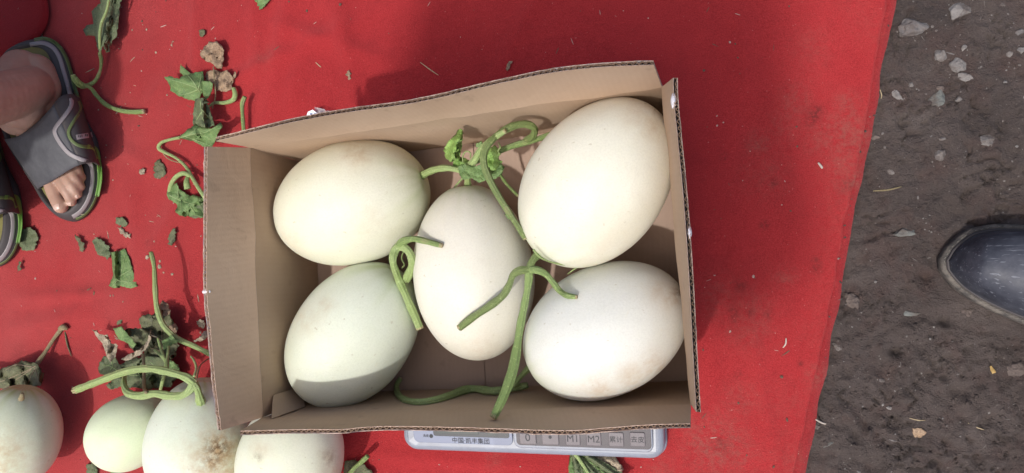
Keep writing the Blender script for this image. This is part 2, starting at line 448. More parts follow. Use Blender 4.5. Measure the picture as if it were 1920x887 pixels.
        vs.append((b + .0005, y, -.004)); st.append(.4); dk.append(.2)
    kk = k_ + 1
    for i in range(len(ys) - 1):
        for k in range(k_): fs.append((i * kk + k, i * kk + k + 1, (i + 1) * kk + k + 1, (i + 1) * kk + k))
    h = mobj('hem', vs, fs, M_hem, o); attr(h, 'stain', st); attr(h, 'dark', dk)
    solid(o); solid(h)
    # a rounded piece of darker felt behind the sandal
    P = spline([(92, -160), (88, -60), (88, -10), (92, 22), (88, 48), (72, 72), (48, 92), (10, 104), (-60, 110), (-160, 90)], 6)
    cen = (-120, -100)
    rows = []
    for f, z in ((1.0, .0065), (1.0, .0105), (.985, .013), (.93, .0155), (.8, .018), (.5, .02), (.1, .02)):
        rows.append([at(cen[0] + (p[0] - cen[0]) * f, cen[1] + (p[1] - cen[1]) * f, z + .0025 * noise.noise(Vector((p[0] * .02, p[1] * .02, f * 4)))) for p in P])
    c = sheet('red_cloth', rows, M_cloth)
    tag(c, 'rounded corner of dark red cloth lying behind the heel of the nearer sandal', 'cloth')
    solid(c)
carpet()

# ------------------------------------------------------------------ weighing scale
M_plastic = mat('pale_blue_plastic', (.235, .262, .315), .36); q = NT(M_plastic)
q.color(q.mix(q.math('MULTIPLY', q.ramp(q.noise(50, 5, .7), (.45, 0), (.7, 1)), .5), (.235, .262, .315), (.18, .187, .21)))
M_panel = mat('display_plate', (.17, .20, .285), .4)
M_keypad = mat('grey_keypad', (.062, .054, .061), .5)
M_key = mat('grey_key', (.145, .128, .137), .5)
M_lcd = mat('lcd_glass', (.015, .02, .026), .4)
M_lcd_green = mat('lcd_reflective', (.030, .042, .040), .45)
M_ink = mat('dark_ink', (.012, .014, .02), .6)
M_steel = mat('steel_tray', (.6, .6, .6), .3, Metallic=1.0)
M_film = mat('clear_film', (.04, .04, .045), .32, Alpha=.06)
def scale_():
    z_rim = .046
    fl, fr = at(770, 832, .03), at(1238, 849, .03)
    ux = (fr - fl); ux.z = 0; wid = ux.length + .012; ux.normalize(); uy = Vector((-ux.y, ux.x, 0))
    cen = (fl + fr) / 2
    t = thing('weighing_scale', 'pale blue digital weighing scale with grey keys, half hidden under the cardboard box', 'scale', (cen.x, cen.y, .006))
    dep = .30
    def L(u, v, z): return cen + ux * u + uy * v + Vector((0, 0, z - cen.z))
    def rrect(x0, x1, y0, y1, r, n=6):
        o = []
        for cx, cy, a0 in ((x1 - r, y0 + r, -90), (x1 - r, y1 - r, 0), (x0 + r, y1 - r, 90), (x0 + r, y0 + r, 180)):
            for k in range(n + 1):
                a = R_(a0 + 90 * k / n); o.append((cx + r * math.cos(a), cy + r * math.sin(a)))
        return o
    top = lambda v: .041 + min(max(v, 0), .075) * .20           # the sloping front panel
    def slab(name, rect, z0, z1, mt, r, parent, bev=.002, base=True):
        x0, x1, y0, y1 = rect; rows = []
        for ins, z in ((0, z0), (0, z1 - bev), (bev * .3, z1 - bev * .3), (bev, z1)):
            o = rrect(x0 + ins, x1 - ins, y0 + ins, y1 - ins, max(r - ins, .0005)); rows.append([(u, v, z(v) if callable(z) else z) for u, v in o])
        vs, fs = [], []; n = len(rows[0])
        for rw in rows: vs += [L(*p) for p in rw]
        for i in range(3):
            for k in range(n): fs.append((i * n + k, i * n + (k + 1) % n, (i + 1) * n + (k + 1) % n, (i + 1) * n + k))
        fs.append(tuple(range(3 * n, 4 * n)))
        if base: fs.append(tuple(reversed(range(n))))
        ob = mobj(name, vs, fs, mt, parent, True)
        for p in ob.data.polygons:
            if len(p.vertices) > 4: p.use_smooth = False
        return ob
    class Z:
        def __init__(s, d): s.d = d
        def __call__(s, v): return top(v) + s.d
        def __sub__(s, k): return Z(s.d - k)
    h = wid / 2
    b = slab('body', (-h, h, -.006, dep), .012, Z(0), M_plastic, .018, t, .007)
    slab('base_lip', (-h - .002, h + .002, -.009, dep + .003), .008, .016, M_plastic, .019, t, .003)
    slab('tray', (-h + .01, h - .01, .085, dep - .01), .055, .0905, M_steel, .02, t, .003)
    # panel coordinates from the photograph: intersect the panel plane
    def pl(px, py):
        p0 = L(0, 0, top(0)); n = (L(0, .05, top(.05)) - p0).cross(ux) * -1; n.normalize()
        d = ray(px, py); k = (p0 - CL).dot(n) / d.dot(n); p = CL + d * k - cen
        return p.dot(ux), p.dot(uy)
    def rect_px(x0, y0, x1, y1):
        a = pl(x0, y1); b_ = pl(x1, y1); c = pl((x0 + x1) / 2, y0)
        return (a[0], b_[0], (a[1] + b_[1]) / 2, c[1])
    y0 = pl(870, 832)[1]
    a0, a1 = pl(777, 826)[0], pl(962, 832)[0]
    slab('display_plate', (a0, a1, y0, .075), Z(-.001), Z(.0008), M_panel, .007, t, .0006)
    l0, l1 = pl(813, 812)[0], pl(955, 814)[0]; ly = pl(880, 819)[1]
    lcd = slab('lcd_window', (l0, l1, ly, .070), Z(0), Z(.0014), M_lcd, .003, t, .0003)
    slab('lcd_segment', (l0 + .006, l0 + .062, ly + .0035, .066), Z(.0008), Z(.0018), M_lcd_green, .001, lcd, .0002)
    slab('lcd_segment', (l1 - .028, l1 - .016, ly + .003, .066), Z(.0008), Z(.0018), M_lcd_green, .001, lcd, .0002)
    k0, k1 = pl(970, 832)[0], pl(1222, 838)[0]; ky = pl(1096, 838)[1]
    # raised frame round the keypad
    slab('keypad_frame', (k0 - .004, k1 + .002, ky - .004, .078), Z(-.001), Z(.0022), M_plastic, .009, t, .0015)
    kp = slab('keypad', (k0, k1, ky, .074), Z(0), Z(.0027), M_keypad, .005, t, .0004)
    def text(s, u, v, size, mt, parent, dz):
        cu = bpy.data.curves.new('txt', 'FONT'); cu.body = s; cu.size = size; cu.align_x = 'CENTER'; cu.align_y = 'CENTER'; cu.extrude = .0001
        ob = bpy.data.objects.new('txt', cu); COL.objects.link(ob)
        me = bpy.data.meshes.new_from_object(ob.evaluated_get(bpy.context.evaluated_depsgraph_get()))
        bpy.data.objects.remove(ob)
        for vt in me.vertices:
            x, y = u + vt.co.x, v + vt.co.y; vt.co = L(x, y, top(y) + dz + vt.co.z)
        me.materials.clear(); me.materials.append(mt)
        o2 = bpy.data.objects.new('lettering', me); COL.objects.link(o2); adopt(o2, parent); return o2
    for s, px, py in (('0', 991, 821), ('·', 1033, 822), ('M1', 1075, 823), ('M2', 1114, 824), ('累计', 1156, 825), ('去皮', 1196, 825)):
        u, v = pl(px, py); kw = .0108 if px < 1050 else .0092
        for r in range(3):
            vv = v + r * .021
            if r == 0:
                key = slab('key', (u - kw, u + kw, v - .0075, v + .0105), Z(.002), Z(.0042), M_key, .002, kp, .0009)
            elif vv + .01 < .072:
                slab('key', (u - kw, u + kw, vv - .0075, vv + .0105), Z(.002), Z(.0042), M_key, .002, kp, .0009)
        text(s, u, v + .001, .0140 if s == '0' else (.035 if s == '·' else (.0125 if s[0] == 'M' else .0085)), M_ink, kp, .0044)
    u, v = pl(883, 827); text('中国·凯丰集团', u, v, .0082, M_ink, t, .0011)
    u, v = pl(799, 817); text('去皮', u, v, .0042, M_ink, t, .0011)
    u, v = pl(809, 818); text('●', u, v, .007, M_ink, t, .0011)
    # wrinkled clear film taped over the keys
    rows = []
    for i in range(12):
        vv = ky - .006 + i * .0075
        rows.append([L(k0 - .03 + (k1 - k0 + .036) * j / 44, vv, top(vv) + .0056 + .0016 * noise.noise(Vector((j * .35, i * .6, 2))) + .0012 * abs(noise.noise(Vector((j * .7 + i * .5, 5, 1))))) for j in range(45)])
    sheet('film', rows, M_film, t)
    solid(b)
scale_()

# ------------------------------------------------------------------ cardboard box
Z0, ZC, ZT = .0945, .232, .290
FC = {'TL': Vector((-.494, .110, Z0)), 'TR': Vector((-.036, .156, Z0)), 'BR': Vector((-.017, -.146, Z0)), 'BL': Vector((-.474, -.184, Z0))}
CC = {'TL': at(470, 277, ZC), 'TR': at(1241, 163, ZC), 'BR': at(1295, 758, ZC - .026), 'BL': at(492, 783, ZC)}
def lerp(a, b, t): return a + (b - a) * t
TH = .0041
def box():
    cen = (FC['TL'] + FC['BR']) / 2
    t = thing('cardboard_box', 'open brown cardboard box holding five pale melons, flaps up, standing on a scale', 'box', (cen.x, cen.y, .091))
    def wall(a, b, top_px, out, amp, seed, nu=70, zt=(ZT, ZT)):
        """a, b: the corners at both ends; top_px: the flap's free edge; out: outward direction"""
        T = spline([at(px, py, lerp(zt[0], zt[1], i / (len(top_px) - 1))) for i, (px, py) in enumerate(top_px)], 8)
        T = [Vector(p) for p in T]
        cum = [0]
        for i in range(1, len(T)): cum.append(cum[-1] + (T[i] - T[i - 1]).length)
        def tp(u):
            s = u * cum[-1]; i = max(1, int(np.searchsorted(cum, s))); i = min(i, len(T) - 1)
            return lerp(T[i - 1], T[i], (s - cum[i - 1]) / max(1e-6, cum[i] - cum[i - 1]))
        low, hi = [], []
        wob = lambda u, v: out * (amp * (noise.noise(Vector((u * 5, v * 2, seed))) + .3 * noise.noise(Vector((u * 17, v * 5, seed + 2)))) * v)
        for i in range(9):
            v = i / 8
            low.append([lerp(lerp(FC[a], FC[b], u), lerp(CC[a], CC[b], u), v) + wob(u, v) * (1 - .0 * v) for u in [j / nu for j in range(nu + 1)]])
        cre = low[-1]
        for i in range(6):
            v = i / 5
            row = []
            for j in range(nu + 1):
                u = j / nu; p = lerp(cre[j], tp(u), v)
                if i == 5: p = p + Vector((0, 0, .0009 * noise.noise(Vector((u * 40, seed, 0))) + .0006 * noise.noise(Vector((u * 160, seed, 0)))))
                row.append(p)
            hi.append(row)
        # crease: pressed slightly inwards
        for j in range(nu + 1):
            hi[0][j] = hi[0][j] - out * .0004 + Vector((0, 0, .0008)); 
        off = lambda rows, d: [[p + out * d for p in r] for r in rows]
        def flute(rows, d0, d1, n):
            r2 = []
            for rw in (rows[0], rows[-1]):
                o = []
                for k in range(n * 6 + 1):
                    u = k / (n * 6); f = u * (len(rw) - 1); i = min(int(f), len(rw) - 2); p = lerp(rw[i], rw[i + 1], f - i)
                    o.append(p + out * ((d0 + d1) / 2 + (d1 - d0) / 2 * (.25 + .75 * smoothstep(-.35, .15, noise.noise(Vector((u * 14, seed, 31))))) * math.sin(2 * math.pi * k / 6 + 2.2 * noise.noise(Vector((u * 30, seed, 1))))))
                r2.append(o)
            r2[1] = [p - Vector((0, 0, .0002 + .0010 * noise.noise(Vector((i * .21, seed, 7))))) for i, p in enumerate(r2[1])]
            return r2
        W = solid(sheet('wall', low, M_board, t))
        sheet('outer_liner', off(low, TH), M_white, W)
        FL = solid(sheet('flap', hi, M_board, t))
        th = .0006
        # the paper's own thickness along the free edge
        rim_in = [hi[-1], [p + out * th for p in hi[-1]], [p + out * th - Vector((0, 0, .006)) for p in hi[-1]]]
        sheet('liner_edge', rim_in, M_edge, FL)
        ot = off(hi, TH)
        sheet('outer_liner', ot, M_white, FL)
        ji = lambda j: out * (.0011 * max(0, noise.noise(Vector((j * .33, seed, 17)))) ) + Vector((0, 0, .0016 * noise.noise(Vector((j * .5, seed, 11)))))
        rim_o = [[p - out * th * 1.2 - Vector((0, 0, .006)) for p in ot[-1]], [p - out * th * (1.2 + .5 * noise.noise(Vector((j * .6, seed, 4)))) + ji(j) for j, p in enumerate(ot[-1])], [p + ji(j) for j, p in enumerate(ot[-1])], [p + out * .0001 for p in ot[-1]]]
        sheet('liner_edge', rim_o, M_edge, FL)
        n = int((rw_len(hi[-1])) / .0058)
        fl_ = sheet('fluting', flute([[p - Vector((0, 0, .007)) for p in hi[-1]], hi[-1]], th * 1.3, TH - th * 1.3, n), M_flute, FL)
        b_ = bmesh.new(); b_.from_mesh(fl_.data); bmesh.ops.solidify(b_, geom=list(b_.faces), thickness=.0007); b_.to_mesh(fl_.data); b_.free()
        # closing strips at both ends of wall and flap
        for rows, par in ((low, W), (hi, FL)):
            for e in (0, -1):
                st = [[r[e] + out * (TH * k / 8) + (Vector((0, 0, 0))) for k in range(9)] for r in rows]
                sheet('end_edge', st, M_edge, par)
        return W, FL
    def rw_len(r): return sum((r[i] - r[i - 1]).length for i in range(1, len(r)))
    o_top = Vector((-.10, 1, 0)).normalized(); o_bot = Vector((.08, -1, 0)).normalized()
    o_left = Vector((-1, .07, 0)).normalized(); o_right = Vector((1, -.06, 0)).normalized()
    wall('TL', 'TR', [(405, 265), (500, 241), (560, 227), (650, 211), (760, 196), (830, 182), (900, 165), (1000, 143), (1060, 133), (1130, 126), (1195, 123), (1226, 122)], o_top, .004, 1)
    wall('BL', 'BR', [(450, 808), (560, 805), (640, 805), (680, 801), (740, 799), (860, 801), (950, 804), (1040, 807), (1090, 806), (1150, 801), (1220, 796), (1294, 794)], o_bot, .002, 2, 70, (.304, .248))
    wall('TL', 'BL', [(389, 275), (388, 400), (388, 545), (395, 620), (404, 720), (415, 807)], o_left, .003, 3, 50)
    wall('TR', 'BR', [(1262, 146), (1263, 185), (1270, 260), (1278, 340), (1286, 440), (1293, 550), (1298, 650), (1305, 772)], o_right, .0015, 4, 50)
    # base flaps with the slit between them
    def quad(p, n=24):
        a, b, c, d = p
        return [[lerp(lerp(a, b, u / n), lerp(d, c, u / n), v / 12) + Vector((0, 0, .0012 * noise.noise(Vector((u * .2, v * .3, a.x * 9))))) for u in range(n + 1)] for v in range(13)]
    s1, s2 = at(827, 490, Z0), at(836, 735, Z0)
    ml = (lerp(FC['TL'], FC['TR'], .48), lerp(FC['BL'], FC['BR'], .475))
    dz = Vector((0, 0, .0022))
    a = sheet('base_flap', quad((FC['BL'] + dz, ml[1] + dz - Vector((.0012, 0, 0)), ml[0] + dz - Vector((.0012, 0, 0)), FC['TL'] + dz)), M_base, t)
    b = sheet('base_flap', quad((ml[1] + dz, FC['BR'] + dz, FC['TR'] + dz, ml[0] + dz)), M_base, t)
    under = sheet('base_panel', quad((FC['BL'], FC['BR'], FC['TR'], FC['TL'])), M_base, t)
    solid(a); solid(b)
    # glued corner tab
    def tab(pp, name, mt, lift):
        P = [on(px, py, lift) for px, py in pp]
        rows = [[lerp(lerp(P[0], P[1], u / 8), lerp(P[3], P[2], u / 8), v / 6) for u in range(9)] for v in range(7)]
        g = sheet(name, rows, M_board, t)
        e = [[lerp(P[0], P[3], v / 6) + (CL - P[0]).normalized() * .0004 for v in range(7)], [lerp(P[0], P[3], v / 6) + Vector((-.003, 0, -.0045)) for v in range(7)]]
        sheet('torn_edge', e, M_edge, g)
    tab([(513, 741), (566, 724), (572, 762), (509, 785)], 'glue_tab', M_board, .006)
    # tape blobs on the rim
    def blob(c, s, name='tape'):
        bm = bmesh.new(); bmesh.ops.create_icosphere(bm, subdivisions=3, radius=1)
        for v in bm.verts:
            k = 1 + .35 * noise.noise(v.co * 2.2 + Vector(c) * 30)
            v.co = Vector((v.co.x * s[0] * k, v.co.y * s[1] * k, v.co.z * s[2] * k)) + Vector(c)
        bm_obj(name, bm, M_tape, t)
    blob(at(1263, 189, ZT - .004), (.0026, .0070, .004))
    blob(at(387, 547, ZT - .003), (.0042, .0030, .003))
    blob(at(1293, 436, ZT - .003), (.0018, .0055, .004))
box()

# ------------------------------------------------------------------ melons
MEL = {}
def melon(key, label, px, py, lpx, spx, ang, zc, cols, tilt=0, egg=.06, stains=(), scabs=(), group='pale melons', stem_end=1, ribs=.0, greenamt=.35, scar=True, base=0):
    depth = -(CR.transposed() @ (at(px, py, zc) - CL)).z
    a, s = lpx * depth / F, spx * depth / F
    c = at(px, py, zc)
    ax = (CR @ Vector((math.cos(R_(ang)), math.sin(R_(ang)), 0))); ax.z *= .3; ax.normalize()
    ax = (ax + Vector((0, 0, math.tan(R_(tilt))))).normalized()
    e1 = ax.orthogonal().normalized(); e2 = ax.cross(e1)
    t = thing('melon', label, 'melon', (c.x, c.y, c.z - s), group)
    nu, nv = 96, 72; vs, fs, gr, stn, scb = [], [], [], [], []
    sd = hash(key) % 97 if False else sum(ord(q) for q in key)
    for i in range(nv + 1):
        th = math.pi * i / nv; ct, sn = math.cos(th), math.sin(th)       # ct = +1: stem end
        for k in range(nu):
            ph = 2 * math.pi * k / nu
            prof = sn * (1 - egg * ct * stem_end)
            r = s * prof
            rr = 1 + .0035 * math.cos(10 * ph + sd) * sn + .010 * noise.noise(Vector((ct * 2, math.cos(ph) * 1.5, math.sin(ph) * 1.5 + sd)))
            near = smoothstep(.55, 1, ct)
            rr *= 1 + ribs * near * math.cos(10 * ph) * sn
            dim = -.030 * a * smoothstep(.965, 1, ct)
            p = c + ax * (a * ct + dim) * 1.0 + (e1 * math.cos(ph) + e2 * math.sin(ph)) * r * rr
            vs.append(p)
            stk = max(0, noise.noise(Vector((math.cos(ph) * 4.5, math.sin(ph) * 4.5, sd))) + .15)
            gr.append(min(1, greenamt * (smoothstep(.80, 1.0, ct) * .8 + stk * smoothstep(.45, .95, ct) * .9)))
            q_ = proj(p); x = y = 0
            vis = (CL - p).dot(p - c) > 0
            for sx, sy, sr, k_ in stains:
                d2 = ((q_[0] - sx) ** 2 + (q_[1] - sy) ** 2) / sr ** 2
                if d2 < 6 and vis: x = max(x, k_ * math.exp(-d2))
            for sx, sy, sr, k_ in scabs:
                d2 = ((q_[0] - sx) ** 2 + (q_[1] - sy) ** 2) / sr ** 2
                if d2 < 6 and vis: y = max(y, k_ * math.exp(-d2))
            if scar: y = max(y, .9 * smoothstep(-.992, -1, ct), .45 * smoothstep(-.90, -.995, ct) * max(0, math.sin(9 * ph + 3 * noise.noise(Vector((ct * 6, ph, sd))))) ** 6)
            stn.append(x); scb.append(y)
    for i in range(nv):
        for k in range(nu):
            fs.append((i * nu + k, (i + 1) * nu + k, (i + 1) * nu + (k + 1) % nu, i * nu + (k + 1) % nu))
    m = rind('rind_' + key, *cols)
    o = mobj('rind', vs, fs, m, t); attr(o, 'green', gr); attr(o, 'stain', stn); attr(o, 'scab', scb)
    solid(o); MEL[key] = (t, c, ax, a, s); return t
ZF = Z0 + .003
GB = 'melons packed in the box'; GG = 'melons lying on the carpet'
melon('b', 'cream melon standing lengthwise in the middle of the box between the other four', 888, 510, 165, 113, 96, ZF + .062, ((.69, .675, .575), (.74, .725, .635)), group=GB, egg=.03, stains=((905, 665, 40, .25), (880, 480, 60, .06)))
melon('a', 'pale yellow melon in the upper left of the box beside the brown back wall', 660, 381, 151, 115, 16, ZF + .068, ((.67, .675, .52), (.73, .735, .60)), group=GB, egg=-.03, stains=((670, 285, 30, .5), (700, 410, 40, .15), (540, 460, 30, .25), (770, 300, 40, .2)))
melon('d', 'greenish white melon in the lower left corner of the box, its lower end shaded', 662, 628, 151, 110, 52, ZF + .064, ((.64, .69, .55), (.70, .74, .62)), group=GB, egg=-.0, greenamt=.5, stains=((575, 600, 30, .25), (610, 575, 20, .3)))
melon('e', 'white melon with a brown stain in the lower right corner of the box', 1134, 619, 162, 121, 207, ZF + .083, ((.645, .66, .60), (.70, .71, .66)), group=GB, egg=-.02, stains=((1185, 708, 30, .45), (1228, 690, 30, .5), (1125, 738, 34, .45), (1262, 556, 22, .6), (1240, 545, 26, .35)), scabs=((1275, 548, 10, .7),))
melon('c', 'largest cream yellow melon wedged against the upper right corner of the box', 1118, 344, 174, 129, 231, ZF + .105, ((.69, .675, .55), (.74, .73, .62)), tilt=-8, group=GB, egg=-.03, stains=((1225, 235, 30, .4), (1195, 215, 30, .3), (1140, 480, 60, .15)))
def gz(lpx, px, py): return lpx * 1.13 / F
melon('f', 'white melon at the left edge below the sandals, cut off by the frame', 28, 818, 97, 79, 78, .078, ((.58, .66, .49), (.67, .72, .58)), group=GG, ribs=.012, greenamt=.9, stains=((10, 850, 50, .55), (0, 880, 40, .6), (60, 860, 30, .2)))
melon('g', 'smallest pale green melon on the carpet left of the stained melon', 243, 809, 82, 68, 35, .068, ((.62, .70, .48), (.68, .745, .55)), group=GG, greenamt=.3)
melon('h', 'white melon with a brown scab under the corner of the box, its vine curling left', 375, 830, 122, 97, 87, .084, ((.64, .715, .565), (.72, .765, .65)), group=GG, ribs=.012, greenamt=.7, stains=((415, 840, 45, .9), (400, 880, 60, .8), (430, 800, 40, .4), (440, 870, 40, .5)), scabs=((408, 842, 22, 1.0), (400, 862, 16, .8), (420, 830, 12, .8)))
melon('i', 'speckled white melon in front of the box, right of the scabbed melon', 545, 858, 112, 98, 75, .084, ((.68, .725, .55), (.74, .77, .62)), group=GG, egg=.02, greenamt=.15, stains=((618, 858, 20, .45), (488, 845, 22, .3), (625, 882, 22, .4)), scabs=((617, 858, 12, .4), (484, 858, 8, .5)))

# ------------------------------------------------------------------ leaves
def leaf(name, outline, mt, parent=None, z=.010, amp=.006, freq=24, seed=0, ser=2.0, lift=None, fold=None, sub=4, step=5.0, th=.0005):
    """outline in photo pixels, rebuilt at height z as a crumpled, thin leaf with a serrated rim"""
    P = [np.array(p, float) for p in outline]; B = []
    for i in range(len(P)):
        a, b = P[i], P[(i + 1) % len(P)]; L = np.linalg.norm(b - a); k = max(1, int(L / (step * .8)))
        nrm = np.array([-(b - a)[1], (b - a)[0]]) / (L + 1e-6)
        for j in range(k):
            p = a + (b - a) * j / k
            B.append(p + nrm * ser * noise.noise(Vector((p[0] * .35, p[1] * .35, seed + 1.7))))
    xs = [p[0] for p in B]; ys = [p[1] for p in B]
    inner = []
    def inside(x, y):
        r = False; n = len(B)
        for i in range(n):
            x1, y1 = B[i]; x2, y2 = B[(i + 1) % n]
            if (y1 > y) != (y2 > y) and x < (x2 - x1) * (y - y1) / (y2 - y1) + x1: r = not r
        return r
    rnd = random.Random(seed)
    y = min(ys)
    while y < max(ys):
        x = min(xs)
        while x < max(xs):
            xx, yy = x + rnd.uniform(-.3, .3) * step, y + rnd.uniform(-.3, .3) * step
            if inside(xx, yy) and min((xx - q[0]) ** 2 + (yy - q[1]) ** 2 for q in B) > (step * .45) ** 2: inner.append((xx, yy))
            x += step
        y += step
    pts = [Vector((p[0], p[1])) for p in B] + [Vector(p) for p in inner]
    n = len(B)
    V, E, Fc, *_ = delaunay_2d_cdt(pts, [(i, (i + 1) % n) for i in range(n)], [list(range(n))], 1, 1e-4)
    vs = []
    for v in V:
        q3 = Vector((v.x / 900 * freq, v.y / 900 * freq, seed * 1.3))
        h = .55 * amp * (noise.noise(q3) + .5 * noise.noise(q3 * 2.3) + .25 * noise.noise(q3 * 5) + .35)
        if fold:
            (fx, fy), (gx, gy), fh, fw = fold
            d = np.array([gx - fx, gy - fy], float); d /= np.linalg.norm(d); dd = abs((v.x - fx) * -d[1] + (v.y - fy) * d[0])
            h += fh * (1 - smoothstep(0, fw, dd))
        if lift is not None: p = on(v.x, v.y, lift + max(h, 0))
        else: p = at(v.x, v.y, max(z + h, .0075))
        vs.append(p)
    bm = bmesh.new(); bv = [bm.verts.new(p) for p in vs]
    for f in Fc:
        try: bm.faces.new([bv[i] for i in f])
        except ValueError: pass
    bm.normal_update()
    for f in bm.faces:
        if f.normal.z < 0: f.normal_flip()
    bmesh.ops.solidify(bm, geom=list(bm.faces), thickness=th)
    return bm_obj(name, bm, mt, parent)
def veins(lf, lines, r, mt):
    m = lf.data; T = BVHTree.FromPolygons([v.co.copy() for v in m.vertices], [tuple(p.vertices) for p in m.polygons])
    for ln in lines:
        P = []
        for p in spline(ln, 5):
            h = T.ray_cast(CL, ray(*p[:2]).normalized())
            if h[0] is not None: P.append(h[0] + (CL - h[0]).normalized() * r * .3)
        if len(P) > 3:
            k = len(P); tube('vein', P, [r * (1 - .65 * i / k) for i in range(k)], mt, lf, seg=6, sub=1)
def stemp(name, pts, rad, mt, parent=None, **kw):
    return tube(name, [at(*p) for p in pts], rad, mt, parent, **kw)

# ------------------------------------------------------------------ stems of the boxed melons
def lay(pts, lift):
    """stem points that rest on whatever lies below them"""
    return [on(p[0], p[1], p[2] if len(p) > 2 else lift) for p in pts]
ta, tb, tc, td, te = (MEL[k][0] for k in 'abcde')
K = dict(seg=28, ribs=7, ribamp=.11, wob=.24)
# melon a: pale stem, cross vine with leaves
stemp('stem', [(782, 334, .155), (800, 324, .172), (815, 318, .182), (838, 315, .195), (862, 319, .195), (876, 318, .195)], [.0075, .0066, .0058, .0052, .0052, .0060], M_stem_pale, ta, **K)
stemp('vine', [(872, 322, .196), (888, 303, .203), (903, 280, .215), (922, 262, .225), (948, 245, .228)], [.0062, .0062, .0058, .0048, .0042], M_stem_pale, ta, **K)
stemp('vine', [(888, 305, .19), (925, 288, .182), (960, 274, .18), (1000, 263, .18), (1050, 247, .175)], [.004, .0046, .005, .005, .005], M_stem, ta, **K)
stemp('vine', [(905, 302, .175), (930, 318, .165), (950, 345, .15), (972, 368, .14)], [.003, .0028, .0026, .0024], M_stem, ta, **K)
leaf('leaf', [(838, 268), (850, 256), (860, 243), (867, 244), (867, 262), (864, 285), (858, 302), (846, 304), (835, 296), (832, 282)], M_leaf_bright, ta, z=.195, amp=.016, freq=50, seed=3, ser=3, fold=((864, 245), (846, 300), .012, 10), step=3.5)
leaf('leaf', [(858, 312), (872, 306), (888, 313), (902, 308), (912, 322), (914, 336), (897, 342), (884, 333), (870, 338), (862, 328)], M_leaf, ta, z=.205, amp=.010, freq=40, seed=5, ser=2, step=3.5)
leaf('leaf', [(912, 282), (928, 272), (938, 284), (934, 297), (942, 304), (933, 317), (921, 320), (910, 305)], M_leaf_bright, ta, z=.198, amp=.012, freq=55, seed=8, ser=3, step=3.5)
leaf('leaf', [(912, 300), (932, 304), (946, 312), (940, 328), (924, 338), (908, 330)], M_leaf, ta, z=.180, amp=.01, freq=55, seed=9, ser=3, step=3.5)
leaf('leaf', [(848, 300), (866, 295), (880, 300), (876, 313), (862, 320), (850, 313)], M_leaf_bright, ta, z=.188, amp=.012, freq=60, seed=12, ser=3, step=3.5)
leaf('leaf', [(893, 268), (903, 265), (908, 271), (902, 277), (893, 277)], M_leaf, ta, z=.215, amp=.008, freq=60, seed=15, ser=2, step=3)
stemp('tendril', [(868, 304, .2), (868, 292, .2), (874, 284, .203), (882, 287, .2), (882, 296, .2)], .0008, M_stem_pale, ta, seg=6)
stemp('tendril', [(935, 268, .2), (938, 276, .21), (934, 283, .205), (938, 290, .2)], .0009, M_stem_pale, ta, seg=6)
stemp('tendril', [(872, 330, .18), (862, 340, .17), (852, 352, .165)], .0012, M_stem_pale, ta, seg=6)
# melon b: short stem and the long dark ribbed vine that loops back
stemp('stem', [(879, 356, .160), (877, 344, .17), (877, 332, .178), (879, 322, .185)], [.0068, .0056, .005, .005], M_stem_pale, tb, **K)
bv = [(985, 264, .18), (1000, 254, .19), (1001, 240, .20), (986, 233, .208), (964, 236, .215), (940, 248, .222), (920, 265, .23), (908, 284, .232), (907, 307, .232), (917, 335, .230), (936, 370, .228), (956, 402, .225), (972, 426, .222), (986, 448, .218)]
stemp('vine', bv, [.005, .0058, .0062, .006, .0058, .0056, .0056, .0058, .0058, .0055, .005, .0048, .0045, .0042], M_stem_dark, tb, **K)
leaf('leaf', [(946, 402), (955, 398), (960, 408), (953, 412)], M_leaf, tb, z=.19, amp=.006, freq=50, seed=21, ser=1.5, step=3)
# melon d: knotted stem with two vines
nd = at(748, 461, .206)
tube('stem', [at(762, 524, .178), at(770, 506, .190), at(773, 490, .198), at(768, 474, .204), at(758, 464, .207), nd], [.0072, .0070, .0068, .0066, .0066, .0070], M_stem_pale, td, **K)
tube('vine', [nd, at(740, 472, .207), at(737, 492, .208), on(748, 524, .009), on(762, 556, .008), on(777, 590, .009), at(788, 617, .172)], [.0066, .0064, .0062, .0064, .0066, .0068, .0066], M_stem_pale, td, **K)
tube('vine', [nd] + [at(*p) for p in ((757, 452, .212), (775, 448, .217), (800, 453, .2205), (829, 461, .2270))], [.0062, .0060, .0056, .0050, .0036], M_stem, td, **K)
tube('tendril', [at(757, 470, .2), at(753, 484, .2), at(758, 496, .195), at(754, 502, .19)], .0009, M_stem_dark, td, seg=6)
# melon c: three cut vines from one node
nc = at(992, 506, .232)
stemp('stem', [(1022, 466, .20), (1008, 478, .212), (998, 490, .224), (992, 506, .232)], [.0072, .0066, .0060, .0058], M_stem_pale, tc, **K)
def branch(pts, rad, mt): 
    return tube('vine', [nc] + [at(*p) if p[2] > .05 else on(*p) for p in pts], [r * 1.13 for r in rad], mt, tc, **K)
branch([(975, 507, .235), (962, 516, .233), (955, 534, .230), (942, 555, .228), (915, 576, .228), (885, 596, .226), (861, 615, .222)], [.005, .005, .0048, .0050, .0052, .0052, .0052, .0050], M_stem_dark)
branch([(1008, 507, .234), (1024, 515, .230), (1037, 530, .226), (1049, 545, .010), (1063, 554, .006), (1082, 557, .0035)], [.0048, .0046, .0046, .0044, .0040, .0036, .0028], M_stem)
branch([(991, 530, .226), (985, 565, .222), (976, 610, .220), (969, 655, .222), (961, 697, .230), (945, 742, .242), (925, 784, .252)], [.0052, .0052, .0052, .0052, .0060, .0072, .0062, .0052], M_stem)
stemp('tendril', [(1000, 468, .24), (1012, 482, .235), (1032, 491, .225), (1060, 497, .215), (1088, 498, .20)], [.0012, .0010, .0009, .0008, .0006], M_stem_pale, tc, seg=6)
